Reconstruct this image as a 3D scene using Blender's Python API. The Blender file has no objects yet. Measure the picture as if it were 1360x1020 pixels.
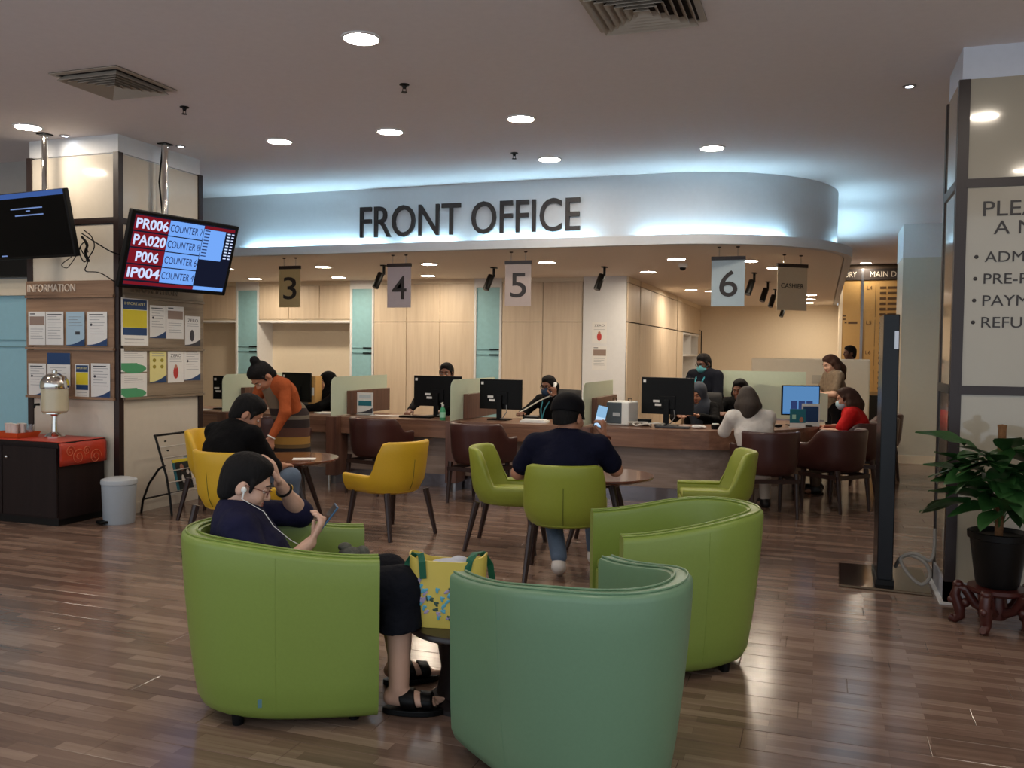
import bpy, bmesh, math, random
import numpy as np
from mathutils import Vector, Matrix
random.seed(7); np.random.seed(7)
SC = bpy.context.scene
COL = SC.collection

# ------------------------------------------------------------------ camera, world, exposure
F_PX, CAM_H = 1176.0, 1.55
YAW, PITCH, ROLL = math.radians(19.2), math.atan(43 / 1176.0), math.radians(0.73)
def _rz(v, a):
    return np.array([v[0]*math.cos(a)-v[1]*math.sin(a), v[0]*math.sin(a)+v[1]*math.cos(a), v[2]])
_fw = np.array([0, math.cos(PITCH), -math.sin(PITCH)]); _up = np.array([0, math.sin(PITCH), math.cos(PITCH)]); _rt = np.array([1., 0, 0])
RT = _rz(math.cos(ROLL)*_rt + math.sin(ROLL)*_up, YAW)
UP = _rz(-math.sin(ROLL)*_rt + math.cos(ROLL)*_up, YAW)
FW = _rz(_fw, YAW)
cd = bpy.data.cameras.new('camera'); cam = bpy.data.objects.new('camera', cd); COL.objects.link(cam)
cd.sensor_fit = 'HORIZONTAL'; cd.sensor_width = 36.0; cd.lens = F_PX/1360*36.0; cd.clip_end = 200
cam.matrix_world = Matrix(((RT[0], UP[0], -FW[0], 0), (RT[1], UP[1], -FW[1], 0), (RT[2], UP[2], -FW[2], CAM_H), (0, 0, 0, 1)))
SC.camera = cam
world = bpy.data.worlds.new('world'); SC.world = world; world.use_nodes = True
WORLD_COL, WORLD_STR = (0.80, 0.90, 1.0), 0.55          # daylight through the glazed entrance behind the viewer
bg = world.node_tree.nodes['Background']; bg.inputs[0].default_value = (*WORLD_COL, 1); bg.inputs[1].default_value = WORLD_STR
SC.view_settings.view_transform = 'Standard'; SC.view_settings.look = 'None'
SC.view_settings.gamma = 1.0; SC.view_settings.use_curve_mapping = False
SC.view_settings.exposure = 1.08
SC.cycles.max_bounces = 8
LAMP = 62.0            # radiance of the recessed downlights
LED = 24.0             # radiance of the cove strip
WARM = (1.0, 0.87, 0.71)

def ray(px, py): return RT*((px-680)/F_PX) + UP*((510-py)/F_PX) + FW
def on_z(px, py, z):
    d = ray(px, py); return np.array([0, 0, CAM_H]) + d*((z-CAM_H)/d[2])
def on_y(px, py, y):
    d = ray(px, py); return np.array([0, 0, CAM_H]) + d*(y/d[1])
def on_x(px, py, x):
    d = ray(px, py); return np.array([0, 0, CAM_H]) + d*(x/d[0])
def cam2w(cx, w):      # camera-ground coordinates to room coordinates
    c, s = math.cos(YAW), math.sin(YAW)
    return (cx*c - w*s, cx*s + w*c)
def inframe(p, m=60):
    v = np.array(p) - np.array([0, 0, CAM_H]); w = v @ FW
    if w < 0.3: return False
    x = 680+F_PX*(v @ RT)/w; y = 510-F_PX*(v @ UP)/w
    return -m < x < 1360+m and -m < y < 1020+m

# ------------------------------------------------------------------ materials
def lin(c):
    return tuple(((x/255)/12.92 if x/255 <= 0.04045 else ((x/255+0.055)/1.055)**2.4) for x in c)
MATS = {}
def mat(name, rgb, rough=0.6, metal=0.0, noise=0.0, scale=20.0, bump=0.0, coat=0.0, emit=None, estr=0.0, trans=0.0, stretch=None, spec=0.5, alpha=1.0, sheen=0.0, bdist=0.005):
    if name in MATS: return MATS[name]
    m = bpy.data.materials.new(name); m.use_nodes = True
    nt = m.node_tree; b = nt.nodes['Principled BSDF']; c = lin(rgb)
    b.inputs['Base Color'].default_value = (*c, 1); b.inputs['Roughness'].default_value = rough
    b.inputs['Metallic'].default_value = metal; b.inputs['Coat Weight'].default_value = coat
    b.inputs['Specular IOR Level'].default_value = spec
    b.inputs['Transmission Weight'].default_value = trans; b.inputs['Alpha'].default_value = alpha
    if sheen: b.inputs['Sheen Weight'].default_value = sheen
    if emit is not None:
        b.inputs['Emission Color'].default_value = (*emit, 1); b.inputs['Emission Strength'].default_value = estr
    tc = nt.nodes.new('ShaderNodeTexCoord'); mp = nt.nodes.new('ShaderNodeMapping')
    nt.links.new(tc.outputs['Object'], mp.inputs[0])
    if stretch: mp.inputs['Scale'].default_value = stretch
    nz = nt.nodes.new('ShaderNodeTexNoise'); nz.inputs['Scale'].default_value = scale; nz.inputs['Detail'].default_value = 3
    nt.links.new(mp.outputs[0], nz.inputs['Vector'])
    n = noise if noise else 0.04
    mx = nt.nodes.new('ShaderNodeMix'); mx.data_type = 'RGBA'
    mx.inputs[6].default_value = (*[x*(1-n) for x in c], 1); mx.inputs[7].default_value = (*[min(1, x*(1+n)) for x in c], 1)
    nt.links.new(nz.outputs['Fac'], mx.inputs[0]); nt.links.new(mx.outputs[2], b.inputs['Base Color'])
    if bump:
        bp = nt.nodes.new('ShaderNodeBump'); bp.inputs['Strength'].default_value = bump; bp.inputs['Distance'].default_value = bdist
        nt.links.new(nz.outputs['Fac'], bp.inputs['Height']); nt.links.new(bp.outputs[0], b.inputs['Normal'])
    MATS[name] = m; return m

def wood(name, dark, light, rough=0.4, axis='X', fine=18.0, worldspace=True, coat=0.0):
    """long grain running along one axis"""
    if name in MATS: return MATS[name]
    m = bpy.data.materials.new(name); m.use_nodes = True; nt = m.node_tree; b = nt.nodes['Principled BSDF']
    b.inputs['Roughness'].default_value = rough; b.inputs['Coat Weight'].default_value = coat
    if worldspace:
        g = nt.nodes.new('ShaderNodeNewGeometry'); src = g.outputs['Position']
    else:
        g = nt.nodes.new('ShaderNodeTexCoord'); src = g.outputs['Object']
    mp = nt.nodes.new('ShaderNodeMapping'); s = [fine]*3; s['XYZ'.index(axis)] = fine*0.06
    mp.inputs['Scale'].default_value = s; nt.links.new(src, mp.inputs[0])
    nz = nt.nodes.new('ShaderNodeTexNoise'); nz.inputs['Scale'].default_value = 1.0; nz.inputs['Detail'].default_value = 5; nz.inputs['Roughness'].default_value = 0.65
    nt.links.new(mp.outputs[0], nz.inputs['Vector'])
    rp = nt.nodes.new('ShaderNodeValToRGB'); rp.color_ramp.elements[0].position = 0.3; rp.color_ramp.elements[1].position = 0.7
    rp.color_ramp.elements[0].color = (*lin(dark), 1); rp.color_ramp.elements[1].color = (*lin(light), 1)
    nt.links.new(nz.outputs['Fac'], rp.inputs[0]); nt.links.new(rp.outputs[0], b.inputs['Base Color'])
    MATS[name] = m; return m

def floor_mat():
    m = bpy.data.materials.new('laminate_boards'); m.use_nodes = True; nt = m.node_tree; b = nt.nodes['Principled BSDF']; N = nt.nodes.new; L = nt.links.new
    g = N('ShaderNodeNewGeometry')
    br = N('ShaderNodeTexBrick'); br.offset = 0.37; br.offset_frequency = 2
    br.inputs['Scale'].default_value = 1.0; br.inputs['Mortar Size'].default_value = 0.0012; br.inputs['Brick Width'].default_value = 0.46; br.inputs['Row Height'].default_value = 0.19/3
    br.inputs['Color1'].default_value = (0, 0, 0, 1); br.inputs['Color2'].default_value = (1, 1, 1, 1); br.inputs['Mortar'].default_value = (0.1, 0.1, 0.1, 1)
    L(g.outputs['Position'], br.inputs['Vector'])
    mp = N('ShaderNodeMapping'); mp.inputs['Scale'].default_value = (1.6, 34, 1); L(g.outputs['Position'], mp.inputs[0])
    nz = N('ShaderNodeTexNoise'); nz.inputs['Scale'].default_value = 1; nz.inputs['Detail'].default_value = 5; nz.inputs['Roughness'].default_value = .65; L(mp.outputs[0], nz.inputs['Vector'])
    ad = N('ShaderNodeMath'); ad.operation = 'MULTIPLY_ADD'; ad.inputs[1].default_value = 0.45; 
    sep = N('ShaderNodeSeparateColor'); L(br.outputs['Color'], sep.inputs[0])
    L(sep.outputs[0], ad.inputs[0]); 
    m2 = N('ShaderNodeMath'); m2.operation = 'MULTIPLY'; m2.inputs[1].default_value = 0.62; L(nz.outputs['Fac'], m2.inputs[0]); L(m2.outputs[0], ad.inputs[2])
    rp = N('ShaderNodeValToRGB'); e = rp.color_ramp.elements
    e[0].position = 0.10; e[0].color = (*lin((84, 66, 58)), 1); e[1].position = 1.0; e[1].color = (*lin((164, 140, 124)), 1)
    k = e.new(0.5); k.color = (*lin((119, 95, 83)), 1)
    L(ad.outputs[0], rp.inputs[0]); L(rp.outputs[0], b.inputs['Base Color'])
    b.inputs['Roughness'].default_value = 0.19; b.inputs['Specular IOR Level'].default_value = 0.65
    bp = N('ShaderNodeBump'); bp.inputs['Strength'].default_value = 0.08; bp.inputs['Distance'].default_value = 0.002; L(nz.outputs['Fac'], bp.inputs['Height']); L(bp.outputs[0], b.inputs['Normal'])
    MATS['floor'] = m; return m

def glow(name, col, strength):
    if name in MATS: return MATS[name]
    m = bpy.data.materials.new(name); m.use_nodes = True; nt = m.node_tree
    nt.nodes.remove(nt.nodes['Principled BSDF']); e = nt.nodes.new('ShaderNodeEmission')
    e.inputs[0].default_value = (*col, 1); e.inputs[1].default_value = strength
    nt.links.new(e.outputs[0], nt.nodes['Material Output'].inputs[0]); MATS[name] = m; return m

M_CEIL = mat('ceiling_paint', (228, 220, 220), 0.85)
M_WHITE = mat('white_paint', (226, 226, 226), 0.7)
M_FASCIA = mat('fascia_paint', (204, 206, 210), 0.7)
M_SOFFIT = mat('soffit_paint', (228, 218, 206), 0.8)
M_CREAM = mat('cream_wall', (234, 220, 196), 0.7)
M_PANEL = mat('glossy_cream_panel', (214, 204, 188), 0.10, coat=0.4)
M_FRAME = mat('dark_brown_frame', (42, 28, 26), 0.4)
M_DOOR = wood('pale_laminate_door', (205, 185, 160), (222, 204, 180), 0.45, 'Z', 14)
M_DOORY = M_DOOR
M_COUNT = wood('counter_walnut', (100, 68, 54), (148, 110, 88), 0.3, 'X', 16)
M_COUNTF = wood('counter_front_grey_oak', (132, 114, 104), (176, 156, 144), 0.45, 'X', 14)
M_DIV = wood('divider_walnut', (80, 50, 41), (118, 82, 66), 0.35, 'Z', 18)
M_BOARD = wood('board_oak_front', (116, 88, 68), (166, 132, 104), 0.5, 'X', 13)
M_BOARDS = wood('board_oak_side', (112, 96, 78), (156, 138, 116), 0.5, 'Y', 13)
M_STEEL = mat('brushed_steel', (176, 174, 176), 0.28, 1.0)
M_CHROME = mat('chrome', (225, 222, 216), 0.08, 1.0)
M_BLACK = mat('black_plastic', (9, 9, 10), 0.45, spec=0.2)
M_BLACKM = mat('black_metal', (14, 13, 13), 0.45, spec=0.25)
M_GREYP = mat('grey_plastic', (120, 122, 124), 0.45)
M_WHITEP = mat('white_plastic', (228, 228, 224), 0.4)
M_FROST = mat('frosted_blue_glass', (150, 196, 204), 0.35, noise=0.12, scale=14)
M_FROSTG = mat('frosted_green_glass', (214, 226, 204), 0.3, trans=0.25)
M_GREEN = mat('green_leather', (128, 148, 66), 0.36, noise=0.05, scale=90, bump=0.05)
M_GREEN_COOL = mat('green_leather_cool_lit', (106, 138, 108), 0.36, noise=0.05, scale=90, bump=0.05)  # same green leather, with the cool daylight sheen put into its colour
M_GREEN2 = mat('lime_leather', (146, 156, 56), 0.45, noise=0.05, scale=90, bump=0.05)
M_YELLOW = mat('yellow_leather', (214, 170, 40), 0.45, noise=0.05, scale=90, bump=0.05)
M_BROWN = mat('brown_leather', (66, 34, 31), 0.38, noise=0.06, scale=90, bump=0.05)
M_LEG = mat('dark_wood_leg', (48, 30, 26), 0.35)
M_TABLE = wood('table_walnut', (84, 46, 34), (126, 78, 58), 0.18, 'X', 14, coat=0.3)
M_ESP = wood('espresso_cabinet', (24, 14, 14), (36, 23, 22), 0.5, 'Z', 12)
M_ESP.node_tree.nodes['Principled BSDF'].inputs['Specular IOR Level'].default_value = 0.25
M_PAPER = mat('paper_white', (232, 230, 226), 0.6)
M_INK = mat('ink_dark', (58, 58, 66), 0.6)
M_NAVYP = mat('print_navy', (28, 64, 112), 0.6)
M_TEALP = mat('print_teal', (30, 112, 128), 0.6)
M_YELP = mat('print_yellow', (226, 208, 50), 0.6)
M_GRNP = mat('print_green', (78, 158, 110), 0.6)
M_CREAMP = mat('print_cream', (228, 218, 148), 0.6)
M_REDP = mat('print_red', (190, 60, 54), 0.6)
M_SKYP = mat('print_sky', (168, 196, 214), 0.6)
M_LETTER = mat('dark_letter', (44, 36, 34), 0.45)
M_LAMP = glow('downlight_glow', WARM, LAMP); M_LAMP2 = glow('soffit_downlight_glow', (1.0, 0.85, 0.66), LAMP*1.25)
M_LED = glow('cove_led_glow', (0.46, 0.80, 1.0), LED)

# ------------------------------------------------------------------ mesh builder
class MB:
    def __init__(s): s.v = []; s.f = []
    def add(s, vs, fs):
        o = len(s.v); s.v += [tuple(map(float, p)) for p in vs]; s.f += [tuple(i+o for i in f) for f in fs]; return s
    def box(s, x0, x1, y0, y1, z0, z1):
        return s.add([(x0,y0,z0),(x1,y0,z0),(x1,y1,z0),(x0,y1,z0),(x0,y0,z1),(x1,y0,z1),(x1,y1,z1),(x0,y1,z1)],
                     [(0,3,2,1),(4,5,6,7),(0,1,5,4),(1,2,6,5),(2,3,7,6),(3,0,4,7)])
    def cbox(s, c, size, R=None):
        hx, hy, hz = [q/2 for q in size]; vs = []
        for z in (-hz, hz):
            for x, y in ((-hx,-hy),(hx,-hy),(hx,hy),(-hx,hy)):
                p = Vector((x, y, z))
                if R is not None: p = R @ p
                vs.append((p.x+c[0], p.y+c[1], p.z+c[2]))
        return s.add(vs, [(0,3,2,1),(4,5,6,7),(0,1,5,4),(1,2,6,5),(2,3,7,6),(3,0,4,7)])
    def prism(s, poly, z0, z1):
        n = len(poly); a = sum(poly[i][0]*poly[(i+1) % n][1]-poly[(i+1) % n][0]*poly[i][1] for i in range(n))
        if a < 0: poly = poly[::-1]
        return s.add([(x, y, z0) for x, y in poly]+[(x, y, z1) for x, y in poly],
                     [tuple(range(n-1, -1, -1)), tuple(range(n, 2*n))]+[(i, (i+1) % n, n+(i+1) % n, n+i) for i in range(n)])
    def lathe(s, prof, n=24, c=(0,0,0)):
        vs = []; m = len(prof)
        for i in range(n):
            a = 2*math.pi*i/n
            for r, z in prof: vs.append((c[0]+r*math.cos(a), c[1]+r*math.sin(a), c[2]+z))
        fs = [(i*m+j, ((i+1) % n)*m+j, ((i+1) % n)*m+j+1, i*m+j+1) for i in range(n) for j in range(m-1)]
        if prof[0][0] > 1e-5: fs.append(tuple(i*m for i in range(n-1, -1, -1)))
        if prof[-1][0] > 1e-5: fs.append(tuple(i*m+m-1 for i in range(n)))
        return s.add(vs, fs)
    def disc(s, r, z, n=32): return s.add([(r*math.cos(2*math.pi*i/n), r*math.sin(2*math.pi*i/n), z) for i in range(n)], [tuple(range(n-1, -1, -1))])
    def tube(s, path, r, n=8, closed=False, flat=None):
        P = [Vector(p) for p in path]; m = len(P); R = r if isinstance(r, (list, tuple)) else [r]*m
        vs = []; up = None
        for i in range(m):
            if closed: t = P[(i+1) % m]-P[i-1]
            else: t = P[min(i+1, m-1)]-P[max(i-1, 0)]
            t.normalize()
            if up is None:
                up = Vector((0,0,1)) if abs(t.z) < 0.9 else Vector((1,0,0))
            a = t.cross(up).normalized(); up2 = a.cross(t).normalized(); up = up2
            for k in range(n):
                th = 2*math.pi*k/n
                q = P[i]+a*(R[i]*math.cos(th))+up2*(R[i]*math.sin(th)); vs.append(q[:])
        fs = []
        for i in range(m if closed else m-1):
            j = (i+1) % m
            for k in range(n): fs.append((i*n+k, i*n+(k+1) % n, j*n+(k+1) % n, j*n+k))
        if not closed: fs += [tuple(range(n-1, -1, -1)), tuple((m-1)*n+k for k in range(n))]
        return s.add(vs, fs)
    def ell(s, c, r, n=12, m=8, R=None):
        vs = []; fs = []
        for j in range(m+1):
            ph = math.pi*j/m-math.pi/2
            for i in range(n):
                th = 2*math.pi*i/n; p = Vector((r[0]*math.cos(ph)*math.cos(th), r[1]*math.cos(ph)*math.sin(th), r[2]*math.sin(ph)))
                if R is not None: p = R @ p
                vs.append((p.x+c[0], p.y+c[1], p.z+c[2]))
        for j in range(m):
            for i in range(n): fs.append((j*n+i, j*n+(i+1) % n, (j+1)*n+(i+1) % n, (j+1)*n+i))
        return s.add(vs, fs)
    def sweep(s, secs, closed=False):
        """secs: list of stations, each a closed ring of 3-D points"""
        m = len(secs); n = len(secs[0]); vs = [p for q in secs for p in q]; fs = []
        for i in range(m if closed else m-1):
            j = (i+1) % m
            for k in range(n): fs.append((i*n+k, i*n+(k+1) % n, j*n+(k+1) % n, j*n+k))
        if not closed: fs += [tuple(range(n-1, -1, -1)), tuple((m-1)*n+k for k in range(n))]
        return s.add(vs, fs)
    def grid(s, rows):
        m = len(rows); n = len(rows[0])
        return s.add([p for r in rows for p in r], [(i*n+j, i*n+j+1, (i+1)*n+j+1, (i+1)*n+j) for i in range(m-1) for j in range(n-1)])
    def xf(s, M):
        s.v = [tuple((M @ Vector(p))[:]) for p in s.v]; return s
    def build(s, name, m, parent=None, smooth=False, bevel=0.0, seg=2, loc=None, fix=True, angle=None):
        me = bpy.data.meshes.new(name); me.from_pydata(s.v, [], s.f)
        if bevel or fix:
            bm = bmesh.new(); bm.from_mesh(me)
            if fix: bmesh.ops.remove_doubles(bm, verts=bm.verts, dist=1e-6); bmesh.ops.recalc_face_normals(bm, faces=bm.faces)
            if bevel:
                es = [e for e in bm.edges if len(e.link_faces) == 2 and e.calc_face_angle(0) > 0.6]
                bmesh.ops.bevel(bm, geom=es, offset=bevel, segments=seg, affect='EDGES', profile=0.5, clamp_overlap=True)
            bm.to_mesh(me); bm.free()
        return link(name, me, m, parent, smooth, loc, angle)
def link(name, me, m, parent=None, smooth=False, loc=None, angle=None):
    me.materials.append(m if not isinstance(m, str) else MATS[m])
    if smooth:
        me.polygons.foreach_set('use_smooth', [True]*len(me.polygons))
        if angle is None: angle = 40
        if hasattr(me, 'set_sharp_from_angle'): me.set_sharp_from_angle(angle=math.radians(angle))
    o = bpy.data.objects.new(name, me); COL.objects.link(o)
    if parent is not None: o.parent = parent
    if loc is not None: o.location = loc
    return o
def empty(name, loc=(0,0,0), rz=0.0):
    o = bpy.data.objects.new(name, None); COL.objects.link(o); o.location = loc; o.rotation_euler = (0, 0, rz); o.empty_display_size = 0.1; return o
def tag(o, label, cat, group=None, kind=None):
    o['label'] = label; o['category'] = cat
    if group: o['group'] = group
    if kind: o['kind'] = kind
    return o
def struct(o): o['kind'] = 'structure'; return o
def thing(name, label, cat, loc=(0,0,0), rz=0.0, group=None): return tag(empty(name, loc, rz), label, cat, group)
def copy_tree(o, parent=None):
    c = o.copy(); COL.objects.link(c); c.parent = parent
    for ch in [x for x in bpy.data.objects if x.parent == o]: copy_tree(ch, c)
    return c

_tc = {}
def text_geo(s, bold=0.0):
    k = (s, bold)
    if k in _tc: return _tc[k]
    cu = bpy.data.curves.new('t', 'FONT'); cu.body = s; cu.size = 1.0; cu.offset = bold; cu.resolution_u = 4
    ob = bpy.data.objects.new('t', cu); COL.objects.link(ob); bpy.context.view_layer.update()
    me = bpy.data.meshes.new_from_object(ob.evaluated_get(bpy.context.evaluated_depsgraph_get()))
    vs = np.array([v.co[:] for v in me.vertices]); fs = [tuple(p.vertices) for p in me.polygons]
    bpy.data.objects.remove(ob); bpy.data.curves.remove(cu); bpy.data.meshes.remove(me)
    _tc[k] = (vs, fs); return vs, fs
def solid_text(s, bold, o, u, v, w, h, depth):
    """flat text fitted into w x h at origin o, along u (right) and v (up); extruded by depth along u x v"""
    vs, fs = text_geo(s, bold); lo, hi = vs.min(0), vs.max(0); sx = w/(hi[0]-lo[0]); sy = h/(hi[1]-lo[1]); 
    o, u, v = np.array(o, float), np.array(u, float), np.array(v, float); n = np.cross(u, v)
    P = o + np.outer((vs[:,0]-lo[0])*sx, u) + np.outer((vs[:,1]-lo[1])*sy, v)
    bm = bmesh.new(); bv = [bm.verts.new(p) for p in P]
    for f in fs:
        try: bm.faces.new([bv[i] for i in f])
        except ValueError: pass
    bmesh.ops.remove_doubles(bm, verts=bm.verts, dist=1e-6)
    r = bmesh.ops.extrude_face_region(bm, geom=bm.faces[:]); nv = [e for e in r['geom'] if isinstance(e, bmesh.types.BMVert)]
    bmesh.ops.translate(bm, verts=nv, vec=Vector(n*depth)); bmesh.ops.recalc_face_normals(bm, faces=bm.faces)
    return bm
def text(name, s, m, parent, o, u, v, w, h, depth=0.004, bold=0.0):
    bm = solid_text(s, bold, o, u, v, w, h, depth); me = bpy.data.meshes.new(name); bm.to_mesh(me); bm.free(); return link(name, me, m, parent)
def letters(name, s, m, parent, o, u, v, w, h, depth=0.02, bold=0.0):
    """every letter its own part"""
    words = s; bm = solid_text(s, bold, o, u, v, w, h, depth); seen = set(); out = []
    bm.verts.ensure_lookup_table()
    for v0 in bm.verts:
        if v0.index in seen: continue
        st = [v0]; isl = set()
        while st:
            q = st.pop()
            if q.index in isl: continue
            isl.add(q.index); st += [e.other_vert(q) for e in q.link_edges]
        seen |= isl; ids = sorted(isl); mp = {a: b for b, a in enumerate(ids)}
        fs = [tuple(mp[x.index] for x in f.verts) for f in bm.faces if f.verts[0].index in isl]
        me = bpy.data.meshes.new(name); me.from_pydata([bm.verts[i].co[:] for i in ids], [], fs); out.append(link(name, me, m, parent))
    bm.free(); return out
def spl(pts, n=8):
    P = [np.array(p, float) for p in pts]; P = [2*P[0]-P[1]]+P+[2*P[-1]-P[-2]]; out = []
    for i in range(1, len(P)-2):
        for k in range(n):
            t = k/n; a, b, c, d = P[i-1], P[i], P[i+1], P[i+2]
            out.append(tuple(.5*(2*b+(c-a)*t+(2*a-5*b+4*c-d)*t*t+(3*b-a-3*c+d)*t**3)))
    return out+[tuple(P[-2])]
def arc(cx, cy, r, a0, a1, n):
    return [(cx+r*math.cos(math.radians(a0+(a1-a0)*i/n)), cy+r*math.sin(math.radians(a0+(a1-a0)*i/n))) for i in range(n+1)]
def offset_path(path, d):
    """shift a polyline to its left by d"""
    out = []; n = len(path)
    for i in range(n):
        a = np.array(path[max(i-1, 0)]); b = np.array(path[min(i+1, n-1)]); t = b-a; t = t/np.linalg.norm(t)
        out.append((path[i][0]-t[1]*d, path[i][1]+t[0]*d))
    return out
def ribbon(path, d, z0, z1):
    """solid strip along a polyline, thickness d to its left"""
    q = offset_path(path, d); mb = MB()
    return mb.sweep([[(a[0], a[1], z0), (b[0], b[1], z0), (b[0], b[1], z1), (a[0], a[1], z1)] for a, b in zip(path, q)])
# ================================================================== STRUCTURE
PI = math.pi
H_C, H_S = 3.46, 2.69
X0, X1, Y0, Y1 = -12.0, 3.6, -1.2, 21.5
# ---- floor with laminate boards
fl = struct(MB().box(X0, X1, Y0, Y1, -0.06, -0.009).build('floor', mat('subfloor', (40, 30, 26), 0.8)))
FM = floor_mat()
BW, BL, GAP = 0.19, 1.215, 0.0012
bxm = MB(); t = 0.0025
def board_geo(mb, x0, y0):
    x1, y1 = x0+BL-GAP, y0+BW-GAP
    mb.add([(x0,y0,-.008),(x1,y0,-.008),(x1,y1,-.008),(x0,y1,-.008),(x0,y0,-t*.5),(x1,y0,-t*.5),(x1,y1,-t*.5),(x0,y1,-t*.5),(x0+t,y0+t,0),(x1-t,y0+t,0),(x1-t,y1-t,0),(x0+t,y1-t,0)],
           [(0,1,5,4),(1,2,6,5),(2,3,7,6),(3,0,4,7),(4,5,9,8),(5,6,10,9),(6,7,11,10),(7,4,8,11),(8,9,10,11)])
cells = []
j = 0; y = Y0
while y < Y1-0.01:
    x = X0-((j*0.4137) % 1.0)*BL
    while x < X1:
        cells.append((x, y)); x += BL
    y += BW; j += 1
near = sorted([c for c in cells if inframe((c[0]+BL/2, c[1]+BW/2, 0), 160)], key=lambda c: (c[0]+BL/2)**2+(c[1])**2)[:300]
ns = set(near); rest = MB()
for c in cells:
    if c not in ns: board_geo(rest, *c)
ro = rest.build('plank_field', FM, fl, fix=False); ro['kind'] = 'stuff'
one = MB(); board_geo(one, 0, 0); po = one.build('plank', FM, fl, fix=False); po.location = (*near[0], 0)
for c in near[1:]:
    o = po.copy(); COL.objects.link(o); o.parent = fl; o.location = (*c, 0)

# ---- ceilings, fascia and cove
LIP = [(X0+.4*k, 9.28) for k in range(26)] + arc(-1.6, 11.2, 1.92, -90, 0, 48) + [(0.32, 11.2+.4*k) for k in range(1, 26)] + [(0.32, Y1)]
struct(MB().box(X0, X1, Y0, Y1, H_C, H_C+0.1).build('ceiling', M_CEIL))
sf = MB(); inn = offset_path(LIP, 0.09)
for a, b in zip(inn, inn[1:]):
    if a[1] < 11.21 and b[1] < 11.21 and b[0] > a[0]+1e-6: sf.prism([a, b, (b[0], Y1), (a[0], Y1)], H_S, H_S+0.03)
struct(sf.build('ceiling_lower', M_SOFFIT))
struct(ribbon(LIP, 0.10, H_S, H_S+0.10).build('trim_1', M_FASCIA))
FAS = offset_path(LIP, 0.17)
struct(ribbon(FAS, 0.06, H_S+0.03, H_C).build('wall_fascia', M_FASCIA))
led_line = offset_path(LIP, 0.12)
def sub(path, s0, s1, n=10):
    L = [0]
    for a, b in zip(path, path[1:]): L.append(L[-1]+math.dist(a, b))
    out = []
    for i in range(n+1):
        s = s0+(s1-s0)*i/n
        for k in range(len(path)-1):
            if L[k] <= s <= L[k+1]+1e-9:
                u = (s-L[k])/max(1e-9, L[k+1]-L[k]); out.append((path[k][0]+(path[k+1][0]-path[k][0])*u, path[k][1]+(path[k+1][1]-path[k][1])*u)); break
    return out
for i, (a, b, pos) in enumerate([(5.2, 7.1, 'behind the fascia above counter 3'), (7.35, 8.0, 'just left of the word OFFICE'), (8.3, 9.6, 'under the word OFFICE'), (10.15, 11.75, 'in the cove above counter 6'), (12.75, 13.8, 'in the cove where the fascia turns the corner'), (14.4, 17.4, 'in the cove along the receding side of the fascia')]):
    tag(ribbon(sub(led_line, a, b), 0.03, H_S+0.06, H_S+0.075).build('led_strip', M_LED), 'cool white LED strip ' + pos, 'light strip', 'cove light strips')
# big wall sign
p0 = on_y(478, 317, 9.42); p1 = on_y(770, 303, 9.42)
sg = thing('wall_sign', 'dark raised letters reading FRONT OFFICE on the white fascia', 'sign', (p0[0], 9.44, p0[2]))
letters('letter', 'FRONT OFFICE', M_LETTER, sg, (0, 0, 0.005), (1,0,0), (0,0,1), p1[0]-p0[0], 0.37, 0.03, bold=0.004)

# ---- back wall of the office
YB = 13.4; YC = 13.0
struct(MB().box(X0, -3.15, YB, YB+0.1, 0, H_S).build('wall_back', M_CREAM))
def cabinet(label, x0, x1, cuts, z_bot, z_split, cat='cabinet'):
    t = thing('wall_cabinet' if z_bot > 1 else 'tall_cabinet', label, cat, ((x0+x1)/2, YC, z_bot), 0, 'pale laminate cabinets behind the counters'); ox = (x0+x1)/2
    MB().box(x0-ox+.005, x1-ox-.005, 0.022, YB-YC, 0, H_S-z_bot).build('body', M_CREAM, t)
    xs = [x0]+cuts+[x1]
    for a, b in zip(xs, xs[1:]):
        zz = [0.02, H_S-0.07-z_bot] if z_split is None else [0.08, z_split-z_bot, H_S-0.07-z_bot]
        for q0, q1 in zip(zz, zz[1:]):
            MB().box(a-ox+.006, b-ox-.006, 0, 0.02, q0+.005, q1-.005).build('door', M_DOOR, t, bevel=0.002)
    MB().box(x0-ox, x1-ox, 0.0, 0.03, H_S-0.065-z_bot, H_S-z_bot).build('cornice', M_CREAM, t)
    if z_bot > 1: MB().box(x0-ox, x1-ox, -0.02, YB-YC, -0.035, 0.0).build('shelf_lip', M_WHITE, t)
    return t
cabinet('pale wall cabinet with three doors above the open niche behind counter 3', -9.16, -7.38, [-8.57, -7.97], 2.03, None)
cabinet('pale wall cabinet over the niche right beside the left pillar', -11.2, -9.63, [-10.4], 2.03, None)
cabinet('tall pale cabinet behind counter 4 between two blue glass strips', -6.94, -5.17, [-6.35, -5.76], 0, 2.01)
cabinet('tall pale cabinet behind counter 5 beside the white pilaster', -4.71, -3.41, [-4.04], 0, 2.01)
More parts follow.
